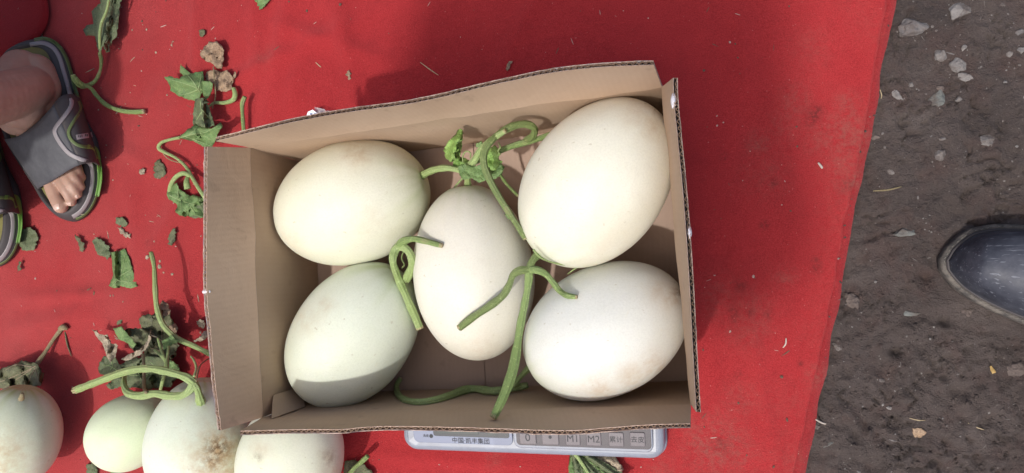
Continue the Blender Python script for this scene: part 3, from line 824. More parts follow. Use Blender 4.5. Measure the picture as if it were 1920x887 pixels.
stemp('tendril', [(1088, 498, .198), (1075, 506, .198), (1064, 514, .198)], [.0008, .0008, .0005], M_stem_pale, tc, seg=6)
# melon e: stem and the vine that runs along the front wall
stemp('stem', [(1000, 682, .150), (985, 697, .142), (970, 714, .136), (964, 724, .134)], [.0058, .0052, .0048, .0050], M_stem_pale, te, **K)
tube('vine', lay([(990, 722, .03), (975, 725, .03), (960, 728, .03), (925, 733, .028), (890, 729, .026), (868, 732, .026), (845, 741, .022), (815, 750, .018), (785, 754, .016), (760, 750, .014), (746, 738, .014), (744, 722, .012), (752, 708, .008)], .006), [.005, .0058, .0064, .0068, .0068, .0075, .0066, .006, .0058, .0056, .0054, .0048, .004], M_stem_pale, te, **K)

# ------------------------------------------------------------------ stems of the melons on the carpet
th_ = MEL['h'][0]; tf = MEL['f'][0]
stemp('stem', [(377, 758, .118), (374, 744, .130), (368, 726, .140), (358, 712, .142)], [.0088, .0078, .0068, .0072], M_stem_pale, th_, **K)
stemp('vine', [(364, 718, .142), (348, 707, .146), (315, 697, .142), (275, 691, .13), (235, 697, .112), (190, 713, .085), (140, 732, .06)], [.0078, .0076, .0074, .0074, .0076, .0078, .0078], M_stem_pale, th_, **K)
stemp('vine', [(364, 714, .142), (357, 730, .142), (342, 741, .140), (318, 742, .138), (290, 738, .136), (262, 742, .134), (242, 738, .128), (233, 724, .112), (233, 706, .09)], [.0078, .0074, .0076, .0076, .0076, .0078, .0074, .006, .0045], M_stem_pale, th_, **K)
stemp('tendril', [(368, 715, .16), (372, 695, .14), (378, 682, .11), (392, 672, .08)], .0010, M_stem_dry, th_, seg=6)
stemp('tendril', [(364, 706, .16), (368, 690, .15), (364, 676, .14), (358, 668, .13)], [.0018, .0016, .0014, .0012], M_stem_pale, th_, seg=6)
stemp('stem', [(40, 748, .132), (41, 742, .137), (42, 738, .139)], [.004, .003, .002], M_stem_dry, tf, seg=10)

# ------------------------------------------------------------------ loose leaves and stems on the carpet
def litter(name, label, cat, px, py, group=None):
    p = at(px, py, .006); return thing(name, label, cat, p, group)
GL = 'leaves and vine scraps strewn on the carpet'
# wilted long leaf with stalk at the sandal's heel
t = litter('wilted_leaf', 'long wilted grey green leaf hanging down from the top edge beside the sandal', 'leaf', 195, 70, GL)
leaf('blade', [(190, -60), (226, -60), (232, -10), (225, 5), (222, 40), (218, 70), (206, 80), (206, 95), (199, 98), (194, 85), (186, 105), (182, 90), (178, 68), (172, 66), (160, 68), (156, 55), (165, 46), (175, 45), (172, 22), (180, 12), (188, 6)], M_leaf_dull, t, z=.020, amp=.014, freq=20, seed=31, ser=3, fold=((208, -20), (190, 90), .012, 16))
stemp('vein', [(206, -10, .048), (200, 20, .046), (190, 45, .044), (187, 70, .042), (188, 100, .03)], [.0022, .002, .002, .002, .0018], M_stem_pale, t, seg=8)
stemp('stalk', [(187, 98, .024), (190, 115, .018), (187, 135, .016), (178, 152, .016), (165, 160, .020), (152, 162, .028), (142, 152, .036), (136, 140, .040)], [.004, .0036, .0036, .004, .0044, .005, .006, .0052], M_stem, t, **K)
t = litter('vine_piece', 'curved pale brown green vine piece beside the grey strap sandal', 'vine', 220, 195, GL)
stemp('stalk', [(142, 146, .044), (152, 157, .034), (170, 165, .022), (182, 180, .015), (200, 197, .013), (225, 207, .013), (250, 210, .014), (271, 209, .015)], [.004, .0045, .0045, .0045, .0048, .005, .0052, .0052], M_stem, t, **K)
# leaf group above the box corner
t = litter('dry_leaf', 'crumpled dry brown leaf at the top of the leaf trail above the box corner', 'leaf', 400, 105, GL)
leaf('blade', [(375, 100), (382, 88), (392, 79), (406, 78), (416, 85), (420, 98), (419, 115), (415, 130), (405, 128), (398, 118), (386, 116), (378, 108)], M_leaf_dry, t, z=.014, amp=.016, freq=60, seed=41, ser=3, step=4)
t = litter('dry_leaf', 'ragged dry tan leaf between the brown leaf and the curled stem', 'leaf', 415, 150, GL)
leaf('blade', [(384, 140), (392, 131), (408, 133), (426, 132), (434, 142), (437, 150), (436, 165), (428, 171), (408, 170), (402, 158), (386, 150)], M_leaf_dry, t, z=.013, amp=.015, freq=60, seed=43, ser=4, step=4)
leaf('curl', [(437, 142), (440, 134), (443, 136), (442, 144), (437, 148)], M_leaf_dry, t, z=.016, amp=.006, freq=60, seed=44, ser=1, step=3)
stemp('stalk', [(438, 165, .016), (441, 178, .016), (436, 188, .015), (420, 193, .013), (402, 193, .012), (392, 200, .012)], [.003, .0038, .0034, .0028, .0022, .0012], M_stem_pale, t, seg=12)
stemp('tendril', [(400, 125, .022), (402, 150, .024), (404, 180, .02), (398, 203, .012)], .0009, M_stem_dry, t, seg=6)
t = litter('green_leaf', 'fresh green leaf with torn pale tip left of the dry brown leaf', 'leaf', 360, 165, GL)
lf_ = leaf('blade', [(308, 144), (318, 143), (336, 148), (345, 142), (362, 137), (380, 134), (384, 150), (380, 172), (370, 190), (350, 186), (332, 178), (320, 170), (318, 160)], M_leaf, t, z=.020, amp=.016, freq=22, seed=46, ser=2.5, fold=((312, 145), (376, 160), .010, 20))
veins(lf_, [[(380, 186), (372, 168), (350, 158), (322, 150)], [(372, 168), (360, 150), (352, 141)], [(372, 168), (350, 176), (334, 176)], [(372, 168), (376, 150), (378, 138)]], .0009, M_vein)
leaf('lobe', [(338, 120), (344, 126), (352, 134), (358, 138), (346, 144), (338, 136)], M_leaf, t, z=.014, amp=.01, freq=50, seed=47, ser=2, step=4)
leaf('lobe', [(378, 152), (394, 152), (400, 158), (394, 178), (386, 188), (380, 176)], M_leaf, t, z=.026, amp=.012, freq=30, seed=48, ser=1.5, step=4)
t = litter('twisted_leaf', 'dark twisted leaf narrowing downwards between two brighter leaves', 'leaf', 380, 212, GL)
lf_ = leaf('blade', [(366, 186), (384, 182), (392, 200), (398, 220), (402, 236), (388, 240), (362, 234), (362, 214)], M_leaf_dull, t, z=.034, amp=.018, freq=40, seed=49, ser=1.5, fold=((376, 185), (380, 238), .014, 12), step=4)
veins(lf_, [[(376, 188), (378, 210), (384, 238)], [(378, 210), (368, 226)], [(378, 205), (392, 222)]], .0009, M_vein)
t = litter('green_leaf', 'bright folded leaf at the box corner with a long bent stalk trailing below', 'leaf', 370, 250, GL)
lf_ = leaf('blade', [(334, 258), (350, 244), (366, 232), (384, 236), (396, 242), (412, 230), (418, 236), (408, 252), (402, 268), (396, 278), (380, 274), (362, 264), (348, 262)], M_leaf, t, z=.026, amp=.02, freq=26, seed=51, ser=2.5, fold=((336, 256), (398, 242), .012, 14))
veins(lf_, [[(338, 258), (360, 252), (385, 248), (412, 234)], [(348, 256), (370, 264), (396, 274)], [(356, 252), (372, 238)], [(376, 249), (396, 262)]], .0009, M_vein)
stemp('stalk', [(338, 258, .026), (318, 262, .02), (302, 268, .016), (298, 278, .014), (310, 286, .013), (330, 296, .014), (348, 312, .018), (360, 332, .024), (372, 352, .028), (388, 376, .03)], [.0024, .0022, .0024, .0030, .0026, .0022, .0024, .0028, .003, .003], M_stem_pale, t, seg=12)
stemp('tendril', [(306, 288, .012), (316, 298, .011), (332, 304, .012), (344, 306, .014)], .0009, M_stem_dry, t, seg=6)
stemp('side_stalk', [(358, 330, .024), (344, 325, .026), (330, 332, .024), (320, 348, .02), (318, 366, .015)], [.003, .0034, .0034, .0032, .0034], M_stem_pale, t, seg=12)
stemp('side_stalk', [(352, 332, .022), (350, 342, .026), (352, 354, .026)], [.003, .0042, .005], M_stem_pale, t, seg=12)
t = litter('wilted_leaf', 'dark green crinkled leaf tucked against the left side of the box', 'leaf', 355, 385, GL)
lf_ = leaf('blade', [(312, 362), (318, 350), (330, 344), (338, 356), (352, 366), (372, 368), (392, 366), (394, 402), (384, 408), (362, 404), (342, 406), (328, 398), (332, 384), (316, 374)], M_leaf, t, z=.016, amp=.022, freq=36, seed=53, ser=3, step=4)
veins(lf_, [[(318, 366), (340, 376), (366, 384), (390, 386)], [(340, 376), (340, 396)], [(352, 380), (366, 400)], [(334, 373), (334, 350)]], .0009, M_vein)
leaf('lobe', [(330, 368), (345, 366), (370, 374), (392, 378), (392, 404), (366, 410), (340, 400)], M_leaf_dull, t, z=.012, amp=.01, freq=36, seed=54, ser=3, step=4)
t = litter('stem_piece', 'short straight cut stem standing above the box flap', 'stem', 456, 212, GL)
stemp('stalk', [(459, 181, .024), (454, 196, .022), (455, 220, .02), (457, 246, .018), (460, 270, .016)], [.0046, .0044, .0042, .0042, .0042], M_stem, t, **K)
# scraps
def scrap(label, outline, mt, z=.009, amp=.007, freq=45, seed=0, ser=2, name='leaf_scrap', **kw):
    o = leaf(name, outline, mt, None, z=z, amp=amp, freq=freq, seed=seed, ser=ser * 2.0, step=3.2, **kw)
    tag(o, label, 'leaf', GL)
scrap('dull green leaf half under the toe of the left sandal', [(40, 432), (55, 425), (66, 432), (72, 448), (66, 460), (62, 470), (42, 470), (34, 452)], M_leaf_dull, seed=61)
scrap('small crinkled green leaf scrap touching the larger folded scrap', [(172, 452), (182, 446), (194, 452), (204, 464), (208, 474), (202, 486), (192, 480), (182, 478), (178, 464)], M_leaf_dull, seed=62, amp=.01)
o = leaf('leaf_scrap', [(208, 472), (222, 472), (234, 466), (242, 484), (248, 505), (253, 522), (258, 538), (244, 541), (226, 536), (214, 541), (204, 536), (212, 516), (210, 490)], M_leaf, None, z=.010, amp=.008, freq=26, seed=63, ser=1.5, fold=((214, 474), (216, 538), .010, 9), step=4)
veins(o, [[(210, 538), (226, 515), (236, 470)], [(224, 518), (246, 505)], [(220, 526), (252, 530)]], .0007, M_vein)
tag(o, 'largest green leaf scrap, its edge folded, on the carpet left of the box', 'leaf', GL)
scrap('black dried leaf scrap with a pale tip right of the sandal toes', [(292, 302), (300, 298), (304, 306), (312, 316), (310, 328), (298, 336), (290, 332), (288, 316)], M_leaf_dark, seed=64, amp=.008)
scrap('curled green scrap with a pale stalk below the sandal toes', [(217, 410), (228, 407), (237, 413), (237, 424), (228, 426), (218, 420)], M_leaf_dull, seed=65, amp=.01)
scrap('crumbled dry bit below the curled green scrap', [(220, 428), (226, 426), (232, 434), (244, 438), (245, 446), (236, 446), (226, 436)], M_leaf_grey, seed=66, amp=.008)
scrap('dark brown curled scrap left of the crinkled green one', [(140, 440), (147, 442), (152, 452), (158, 460), (156, 472), (150, 470), (147, 456), (141, 448)], M_leaf_dark, seed=67, amp=.007)
scrap('striped dry scrap near the left side of the box', [(318, 438), (326, 428), (330, 430), (328, 448), (322, 462), (316, 460), (314, 448)], M_leaf_dark, seed=68, amp=.007)
scrap('round brown crumb in the middle of the left carpet', [(162, 544), (170, 540), (177, 545), (176, 553), (168, 555), (163, 550)], M_leaf_dark, seed=69, amp=.006)
scrap('small brown crumb above the dry brown leaf', [(372, 60), (378, 54), (384, 58), (383, 66), (376, 69), (372, 66)], M_leaf_dark, seed=70, amp=.006)
scrap('olive pointed leaf tip at the top edge left of centre', [(462, -20), (476, -6), (482, 8), (488, 20), (496, 10), (510, -4), (520, -30)], M_leaf, seed=71, amp=.012)
scrap('brown husk on the carpet above the box, left one', [(650, 134), (654, 131), (658, 138), (658, 147), (654, 150), (650, 142)], M_leaf_dry, seed=72, amp=.006)
scrap('brown husk on the carpet above the box, right one nearer the rim', [(950, 122), (955, 113), (959, 114), (957, 124), (952, 134), (948, 132)], M_leaf_dry, seed=73, amp=.006)
scrap('small dry curl below the striped scrap', [(262, 318), (268, 314), (272, 318), (270, 326), (264, 328), (260, 324)], M_leaf_grey, seed=74, amp=.006)
scrap('dry grey flake at the left side of the box, upper one', [(368, 602), (376, 598), (384, 604), (384, 614), (378, 616), (372, 610)], M_leaf_grey, seed=75, amp=.010)
scrap('dry pale leaf bit at the left side of the box, lower one', [(362, 640), (374, 634), (380, 624), (386, 620), (388, 632), (380, 640), (366, 642)], M_leaf_grey, seed=76, amp=.010)
scrap('thin dark sliver below the left sandal', [(33, 498), (36, 490), (40, 492), (38, 506), (34, 512)], M_leaf_dark, seed=77, amp=.004)
scrap('small green scrap above the leaf heap', [(218, 602), (224, 596), (229, 600), (227, 607), (221, 609)], M_leaf_dull, seed=78, amp=.006)
scrap('dull leaf at the bottom edge between two melons, left one', [(162, 872), (172, 868), (182, 876), (182, 900), (162, 900)], M_leaf_dull, seed=79, amp=.008)
scrap('green leaf at the bottom edge under the smallest melon', [(206, 880), (216, 875), (226, 880), (226, 905), (206, 905)], M_leaf, seed=80, amp=.008)
# green long stem by the box
t = litter('vine_piece', 'long smooth green stem bending under the left side of the box', 'vine', 300, 590, GL)
stemp('stalk', [(283, 473, .05), (289, 500, .055), (291, 540, .06), (294, 575, .06), (305, 608, .058), (330, 633, .05), (362, 648, .045), (395, 664, .042), (425, 675, .042)], [.0042, .0046, .0052, .0056, .0058, .0058, .0056, .0054, .0054], M_stem_pale, t, **K)
# heap of wilted leaves
t = litter('leaf_heap', 'heap of wilted and dried leaves above the stained melon on the carpet', 'leaves', 275, 660, GL)
lf_ = leaf('leaf', [(186, 680), (195, 668), (214, 668), (222, 682), (230, 694), (220, 705), (196, 704), (184, 698)], M_leaf_dull, t, z=.022, amp=.022, freq=32, seed=81, ser=3)
veins(lf_, [[(222, 696), (206, 686), (192, 684)], [(212, 690), (208, 672)], [(210, 689), (204, 700)]], .0009, M_vein)
lf_ = leaf('leaf', [(218, 690), (240, 672), (280, 668), (318, 672), (336, 688), (338, 704), (320, 724), (280, 730), (240, 726), (222, 712)], M_leaf_dull, t, z=.024, amp=.028, freq=30, seed=82, ser=4)
veins(lf_, [[(322, 690), (290, 700), (250, 704), (228, 696)], [(300, 697), (280, 676)], [(280, 701), (260, 722)], [(300, 697), (300, 720)], [(262, 703), (246, 680)]], .0009, M_vein)
lf_ = leaf('leaf', [(268, 600), (285, 592), (300, 575), (316, 580), (322, 600), (330, 612), (334, 640), (330, 668), (300, 676), (272, 668), (262, 640)], M_leaf_dark, t, z=.022, amp=.03, freq=34, seed=83, ser=5)
veins(lf_, [[(310, 676), (304, 640), (304, 600), (308, 582)], [(305, 640), (280, 620)], [(305, 650), (326, 625)], [(306, 660), (276, 650)]], .0009, M_vein_dry)
leaf('leaf', [(228, 620), (250, 614), (278, 620), (286, 646), (270, 660), (250, 658), (238, 640)], M_leaf_dark, t, z=.034, amp=.03, freq=34, seed=84, ser=4)
leaf('dry_leaf', [(172, 618), (186, 626), (200, 628), (208, 644), (220, 648), (216, 668), (206, 680), (198, 664), (192, 644), (182, 632)], M_leaf_grey, t, z=.034, amp=.026, freq=40, seed=85, ser=3)
leaf('leaf', [(212, 616), (228, 612), (240, 628), (256, 646), (250, 652), (236, 642), (222, 636)], M_leaf, t, z=.052, amp=.012, freq=30, seed=86, ser=1.5)
leaf('dry_leaf', [(262, 595), (276, 588), (290, 596), (282, 612), (264, 614)], M_leaf_dark, t, z=.046, amp=.022, freq=60, seed=87, ser=4, step=4)
leaf('dry_leaf', [(298, 572), (304, 564), (316, 570), (320, 582), (312, 594), (302, 588)], M_leaf_dry, t, z=.046, amp=.016, freq=60, seed=88, ser=3, step=4)
leaf('dry_leaf', [(318, 612), (328, 606), (334, 616), (328, 630), (318, 626)], M_leaf_dry, t, z=.036, amp=.016, freq=60, seed=90, ser=3, step=4)
leaf('dry_leaf', [(228, 674), (240, 664), (262, 656), (276, 640), (282, 618), (284, 628), (278, 648), (264, 664), (240, 676)], M_leaf_grey, t, z=.066, amp=.016, freq=60, seed=91, ser=3, step=4)
leaf('leaf', [(304, 640), (322, 628), (334, 640), (318, 650), (306, 656)], M_leaf, t, z=.056, amp=.012, freq=40, seed=92, ser=2, step=4)
leaf('leaf', [(198, 722), (220, 706), (230, 712), (226, 726), (206, 732)], M_leaf_dull, t, z=.02, amp=.014, freq=40, seed=93, ser=3, step=4)
leaf('leaf', [(318, 676), (334, 684), (338, 700), (326, 706), (316, 696)], M_leaf, t, z=.044, amp=.012, freq=40, seed=94, ser=3, step=4)
stemp('stalk', [(268, 664, .075), (270, 690, .085), (270, 725, .11), (274, 736, .142)], [.0022, .0022, .0022, .002], M_stem_dry, t, seg=10)
stemp('stalk', [(290, 656, .07), (304, 668, .075), (312, 680, .08), (312, 690, .085)], [.002, .0024, .0026, .003], M_stem_pale, t, seg=10)
stemp('stalk', [(316, 648, .07), (314, 668, .075), (312, 686, .085), (306, 710, .09), (300, 735, .08)], [.0016, .002, .003, .0026, .0022], M_stem_pale, t, seg=10)
stemp('stalk', [(296, 634, .07), (302, 655, .074), (310, 676, .08)], [.0016, .0018, .002], M_stem_pale, t, seg=10)
# withered leaf with stalk behind the left melon
t = litter('withered_leaf', 'withered ribbed leaf with a straight stalk behind the left edge melon', 'leaf', 45, 700, GL)
lf_ = leaf('blade', [(-40, 700), (-5, 695), (20, 684), (40, 677), (60, 678), (74, 688), (80, 704), (76, 724), (50, 730), (0, 730), (-40, 730)], M_leaf_dark, t, z=.03, amp=.026, freq=40, seed=101, ser=3)
veins(lf_, [[(68, 686), (40, 700), (0, 716), (-30, 722)], [(66, 690), (50, 722)], [(66, 690), (72, 714)], [(62, 688), (30, 684), (10, 694)], [(60, 692), (24, 716)]], .0010, M_vein_dry)
stemp('stalk', [(68, 684, .03), (85, 660, .02), (102, 634, .014), (116, 616, .012)], [.0048, .0045, .0042, .0045], M_stem_dry, t, **K)
stemp('husk', [(112, 616, .013), (119, 614, .016), (127, 617, .014)], [.003, .005, .002], M_stem_dry, t, seg=10)
t = tag(stemp('dry_tendril', [(122, 622, .008), (126, 645, .008), (134, 668, .008)], [.0012, .0014, .0008], M_leaf_dark, None, seg=6), 'thin dark tendril right of the withered leaf stalk', 'tendril', GL)
# right of melon i: stem and dry leaf
t = litter('vine_scrap', 'cut green stem over a brown dry leaf right of the speckled melon', 'stem', 670, 870, GL)
stemp('stalk', [(690, 855, .03), (678, 866, .028), (664, 878, .024), (645, 900, .02)], [.0046, .0046, .0048, .005], M_stem, t, **K)
leaf('dry_leaf', [(646, 866), (664, 862), (684, 872), (698, 886), (700, 920), (640, 920)], M_leaf_dark, t, z=.009, amp=.012, freq=40, seed=103, ser=3)
# feathery leaf and dry leaf in front of the scale
t = litter('pleated_leaf', 'green pleated leaf pointing at the scale, at the bottom edge', 'leaf', 1100, 865, GL)
for k, (dx, dy, mt) in enumerate(((-14, 70, M_leaf), (0, 72, M_leaf_dull), (16, 68, M_leaf), (34, 64, M_leaf_dull), (52, 60, M_leaf), (72, 60, M_leaf_dull))):
    a = (1070 + k * .9, 840 - abs(k - 2) * .8); b = (1092 + dx * 1.1, 842 + dy)
    m_ = ((a[0] + b[0]) / 2, (a[1] + b[1]) / 2)
    leaf('pleat', [a, (m_[0] + 6, m_[1] - 6), (b[0] + 12, b[1] - 5), (b[0] - 4, b[1] + 10), (m_[0] - 8, m_[1] + 5)], mt, t, z=.018 + .005 * (k % 2), amp=.006, freq=40, seed=110 + k, ser=1.5, fold=(a, b, .008, 5), step=3.5)
stemp('vein', [(1068, 840, .032), (1085, 860, .034), (1105, 890, .03)], [.0030, .0024, .002], M_stem_pale, t, seg=10)
o = leaf('dry_leaf', [(1108, 853), (1128, 849), (1150, 852), (1160, 866), (1170, 880), (1166, 884), (1150, 882), (1128, 872), (1112, 864)], M_leaf_grey, None, z=.014, amp=.016, freq=40, seed=120, ser=2, step=4)
tag(o, 'dry grey brown leaf in front of the scale, right of the pleated leaf', 'leaf', GL)

# ------------------------------------------------------------------ plastic scrap behind the box
M_pl = mat('white_plastic', (.8, .82, .88), .25); M_blue = mat('blue_print', (.05, .12, .35), .5)
t = thing('plastic_tag', 'white plastic tag with two blue dots and a clear film, behind the box flap', 'tag', at(592, 213, .006))
def flat(name, pts, mt, parent, th=.0012):
    P = [at(*p) for p in pts]; bm = bmesh.new(); f = bm.faces.new([bm.verts.new(p) for p in P]); bm.normal_update()
    if f.normal.z < 0: f.normal_flip()
    r = bmesh.ops.extrude_face_region(bm, geom=[f]); bmesh.ops.translate(bm, verts=[v for v in r['geom'] if isinstance(v, bmesh.types.BMVert)], vec=(0, 0, th))
    bmesh.ops.recalc_face_normals(bm, faces=bm.faces)
    return bm_obj(name, bm, mt, parent, False)
pl_ = flat('card', [(576, 216, .02), (578, 210, .022), (587, 206, .024), (595, 212, .022), (598, 240, .012), (578, 245, .012)], M_pl, t)
for x in (583, 590): flat('dot', [(x + 1.6 * math.cos(a), 214 + 1.6 * math.sin(a), .0245) for a in np.linspace(0, 6.28, 9)[:-1]], M_blue, pl_, .0003)
rows = [[at(590 + 28 * u / 8, 200 + 5 * abs(noise.noise(Vector((u * .6, 1, 2)))) + 22 * v / 4 + u * .8, .02 + .01 * noise.noise(Vector((u * .5, v * .7, 1)))) for u in range(9)] for v in range(5)]
sheet('clear_film', rows, mat('clear_wrap', (.9, .9, .92), .1, Alpha=.35), t)

# ------------------------------------------------------------------ sandals and feet
M_skin = mat('skin', (.40, .23, .165), .5, **{'Subsurface Weight': .12, 'Subsurface Scale': .01}); q = NT(M_skin)
c = q.mix(q.ramp(q.noise(45, 5, .6), (.35, 0), (.68, 1)), (.37, .22, .16), (.43, .27, .20))
c = q.mix(q.math('MULTIPLY', q.ramp(q.noise(260, 4, .7), (.5, 0), (.7, 1)), .15), c, (.28, .15, .11))
q.color(c); q.bump(q.math('ADD', q.noise(520, 5, .6), q.math('MULTIPLY', q.noise(110, 3), .4)), .22, .0010)
M_nail = mat('toenail', (.55, .38, .31), .32)
M_sole = mat('charcoal_rubber', (.05, .044, .045), .62)
M_bed = mat('olive_footbed', (.20, .185, .062), .7)
M_strap = mat('grey_strap', (.115, .115, .125), .65); q = NT(M_strap)
q.color(q.mix(q.ramp(q.noise(40, 5, .7), (.35, 0), (.7, 1)), (.060, .061, .068), (.098, .099, .106))); q.bump(q.noise(900, 3), .25, .0008)
M_str_w = mat('pale_grey_stripe', (.27, .245, .25), .5); M_str_g = mat('green_stripe', (.105, .145, .05), .5); M_str_b = mat('lime_stripe', (.16, .31, .065), .5)
M_badge = mat('grey_badge', (.38, .34, .34), .5)
OUT = [(78, 73), (100, 76), (119, 90), (132, 115), (140, 150), (148, 182), (158, 214), (172, 240), (183, 262), (190, 300), (190, 345), (180, 382), (160, 408), (138, 416), (112, 406), (92, 385), (76, 358), (58, 330), (40, 302), (24, 272), (12, 235), (5, 190), (6, 140), (22, 100), (48, 80)]
TOE1 = at(140, 416, .02); HEEL1 = at(70, 74, .02)
AX = (TOE1 - HEEL1); AX.z = 0; AX.normalize(); NX = Vector((-AX.y, AX.x, 0))
D2 = at(-3, 502, .02) - TOE1
def xf_right(p):
    """the other foot: mirrored across the first one's axis and set beside it"""
    d = p - TOE1; h = Vector((d.x, d.y, 0)); s = h.dot(NX)
    q_ = p - NX * (2 * s); q_ = TOE1 + Matrix.Rotation(R_(5), 3, 'Z') @ (q_ - TOE1)
    return q_ + Vector((D2.x, D2.y, 0))
def ident(p): return p
def sandal(xf, parent, first):
    base = spline(OUT + [OUT[0]], 4)[:-1]
    G = [at(p[0], p[1], .010) for p in base]; n = len(G)
    # inward normals in the ground plane
    cen = sum(G, Vector()) / n
    def inset(d):
        o = []
        for i in range(n):
            t_ = G[(i + 2) % n] - G[i - 2]; nn = Vector((-t_.y, t_.x, 0)).normalized()
            if nn.dot(cen - G[i]) < 0: nn = -nn
            o.append(G[i] + nn * d)
        return o
    def ring(rows, name, mt, par, cap=True):
        vs, fs = [], []
        for d, z in rows: vs += [Vector((p.x, p.y, z)) for p in inset(d)]
        for i in range(len(rows) - 1):
            for k in range(n): fs.append((i * n + k, i * n + (k + 1) % n, (i + 1) * n + (k + 1) % n, (i + 1) * n + k))
        if cap:
            vs.append(sum(vs[-n:], Vector()) / n); ci = len(vs) - 1; b_ = (len(rows) - 1) * n
            for k in range(n): fs.append((b_ + k, b_ + (k + 1) % n, ci))
        return mobj(name, [xf(v) for v in vs], fs, mt, par)
    sole = ring([(.003, .007), (.0, .011), (.001, .017), (.005, .024), (.010, .031), (.014, .033), (.016, .031), (.018, .027)], 'sole', M_sole, parent, False)
    ring([(.017, .0275), (.022, .0265), (.030, .026)], 'footbed', M_bed, parent)
    solid(sole)
    # strap: from the inner (left) to the outer (right) side
    rear = spline([(8, 262), (36, 254), (66, 232), (92, 206), (112, 182), (134, 176), (150, 184)], 5)
    front = spline([(70, 354), (96, 340), (124, 322), (142, 312), (162, 306), (178, 304), (188, 310)], 5)
    m_ = len(rear)
    def zprof(u): return .020 + .068 * math.sin(math.pi * min(1, (u * .86 + .11))) ** .62
    rows = []
    for i in range(13):
        v = i / 12
        rows.append([at(*(rear[j][:2] + (front[j][:2] - rear[j][:2]) * v), zprof(j / (m_ - 1)) - .010 * v ** 2 + .003 * math.sin(v * 3.1)) for j in range(m_)])
    # the inner end of the strap runs down to the sole
    for i in range(13):
        p = rows[i][0]; g = at(10 + 62 * i / 12 + 4, 262 + 92 * i / 12, .02)
        rows[i] = [Vector((g.x, g.y, .016)), lerp(Vector((g.x, g.y, .016)), p, .55)] + rows[i]
    m_ += 2
    def part(j0, j1, name, mt):
        vs = []; k = j1 - j0 + 1
        bm = bmesh.new()
        g = [[bm.verts.new(xf(rows[i][j])) for j in range(j0, j1 + 1)] for i in range(13)]
        for i in range(12):
            for j in range(k - 1): bm.faces.new((g[i][j], g[i][j + 1], g[i + 1][j + 1], g[i + 1][j]))
        bm.normal_update()
        for f in bm.faces:
            if f.normal.z < 0: f.normal_flip()
        bmesh.ops.recalc_face_normals(bm, faces=bm.faces)
        if sum(f.normal.z for f in bm.faces) < 0: bmesh.ops.reverse_faces(bm, faces=bm.faces)
        bmesh.ops.solidify(bm, geom=list(bm.faces), thickness=.0035)
        return bm_obj(name, bm, mt, parent)
    js = int(m_ * .60)
    st_ = part(0, js, 'strap', M_strap); sp_ = part(js, m_ - 1, 'side_panel', M_sole)
    tmp = [BVHTree.FromPolygons([rows[i][j] for i in range(13) for j in range(m_)], [(i * m_ + j, i * m_ + j + 1, (i + 1) * m_ + j + 1, (i + 1) * m_ + j) for i in range(12) for j in range(m_ - 1)])]
    rr = [(.003, .007), (.0, .011), (.001, .017), (.005, .024), (.010, .031), (.014, .033), (.016, .031), (.018, .027)]
    vv = [Vector((p.x, p.y, z)) for d, z in rr for p in inset(d)]
    tmp.append(BVHTree.FromPolygons(vv, [(i * n + k, i * n + (k + 1) % n, (i + 1) * n + (k + 1) % n, (i + 1) * n + k) for i in range(len(rr) - 1) for k in range(n)]))
    def hit(px, py, lift):
        d = ray(px, py).normalized(); b = None
        for T in tmp:
            h = T.ray_cast(CL, d)
            if h[0] is not None and (b is None or h[3] < b): b = h[3]
        if b is None: b = (at(px, py, .02) - CL).length
        return CL + d * (b - lift)
    def ribbon(name, pts, wpx, mt, par):
        sp2 = spline(pts, 5); A = []
        for i, p in enumerate(sp2):
            t_ = sp2[min(i + 1, len(sp2) - 1)] - sp2[max(i - 1, 0)]; t_ = t_ / (np.linalg.norm(t_) + 1e-9); nn = np.array([-t_[1], t_[0]])
            A.append([hit(*(p + nn * wpx * s), .0018 if abs(s) < .6 else -.0006) for s in (-.62, -.5, -.2, .2, .5, .62)])
        # smooth the heights a little
        for k in range(6):
            for _ in range(2):
                zz = [r[k] for r in A]
                for i in range(1, len(A) - 1): A[i][k] = (zz[i - 1] + zz[i] * 2 + zz[i + 1]) / 4
        sheet(name, [[xf(p) for p in r] for r in A], mt, par)
    ribbon('stripe', [(56, 84), (78, 80), (98, 88), (111, 106), (119, 132), (127, 160), (134, 186), (133, 200), (120, 219), (105, 238), (103, 250), (114, 270), (130, 288), (150, 298), (166, 304), (173, 318), (173, 345), (166, 374), (152, 396), (136, 407)], 7.0, M_str_w, sole)
    ribbon('stripe', [(64, 75), (84, 72), (106, 82), (122, 104), (132, 132), (139, 160), (148, 188), (153, 204), (142, 222), (129, 244), (131, 258), (142, 270), (158, 275), (172, 276)], 5.5, M_str_g, sole)
    ribbon('stripe', [(164, 275), (176, 277), (183, 288), (186, 310), (187, 340), (182, 368)], 7.0, M_str_b, sole)
    ribbon('stripe', [(182, 366), (172, 388), (158, 404), (142, 411)], 4.0, M_str_g, sole)
    if first:
        bd = []
        for v in (0, .33, .67, 1): bd.append([hit(142 + 30 * u + 2 * v, 253 - 5 * u + 9 * v, .0022) for u in (0, .25, .5, .75, 1)])
        bdg = sheet('badge', [[xf(p) for p in r] for r in bd], M_badge, sp_)
        for k in range(7):
            if k == 3: continue
            x = 146 + k * 3.4; y = 252.5 - k * .55
            sheet('mark', [[hit(x + a + .3 * b, y + 6 * b + (.8 if k % 2 else 0), .0030) for a in (0, 1.6)] for b in (.15, .5, .85)], M_sole, bdg)
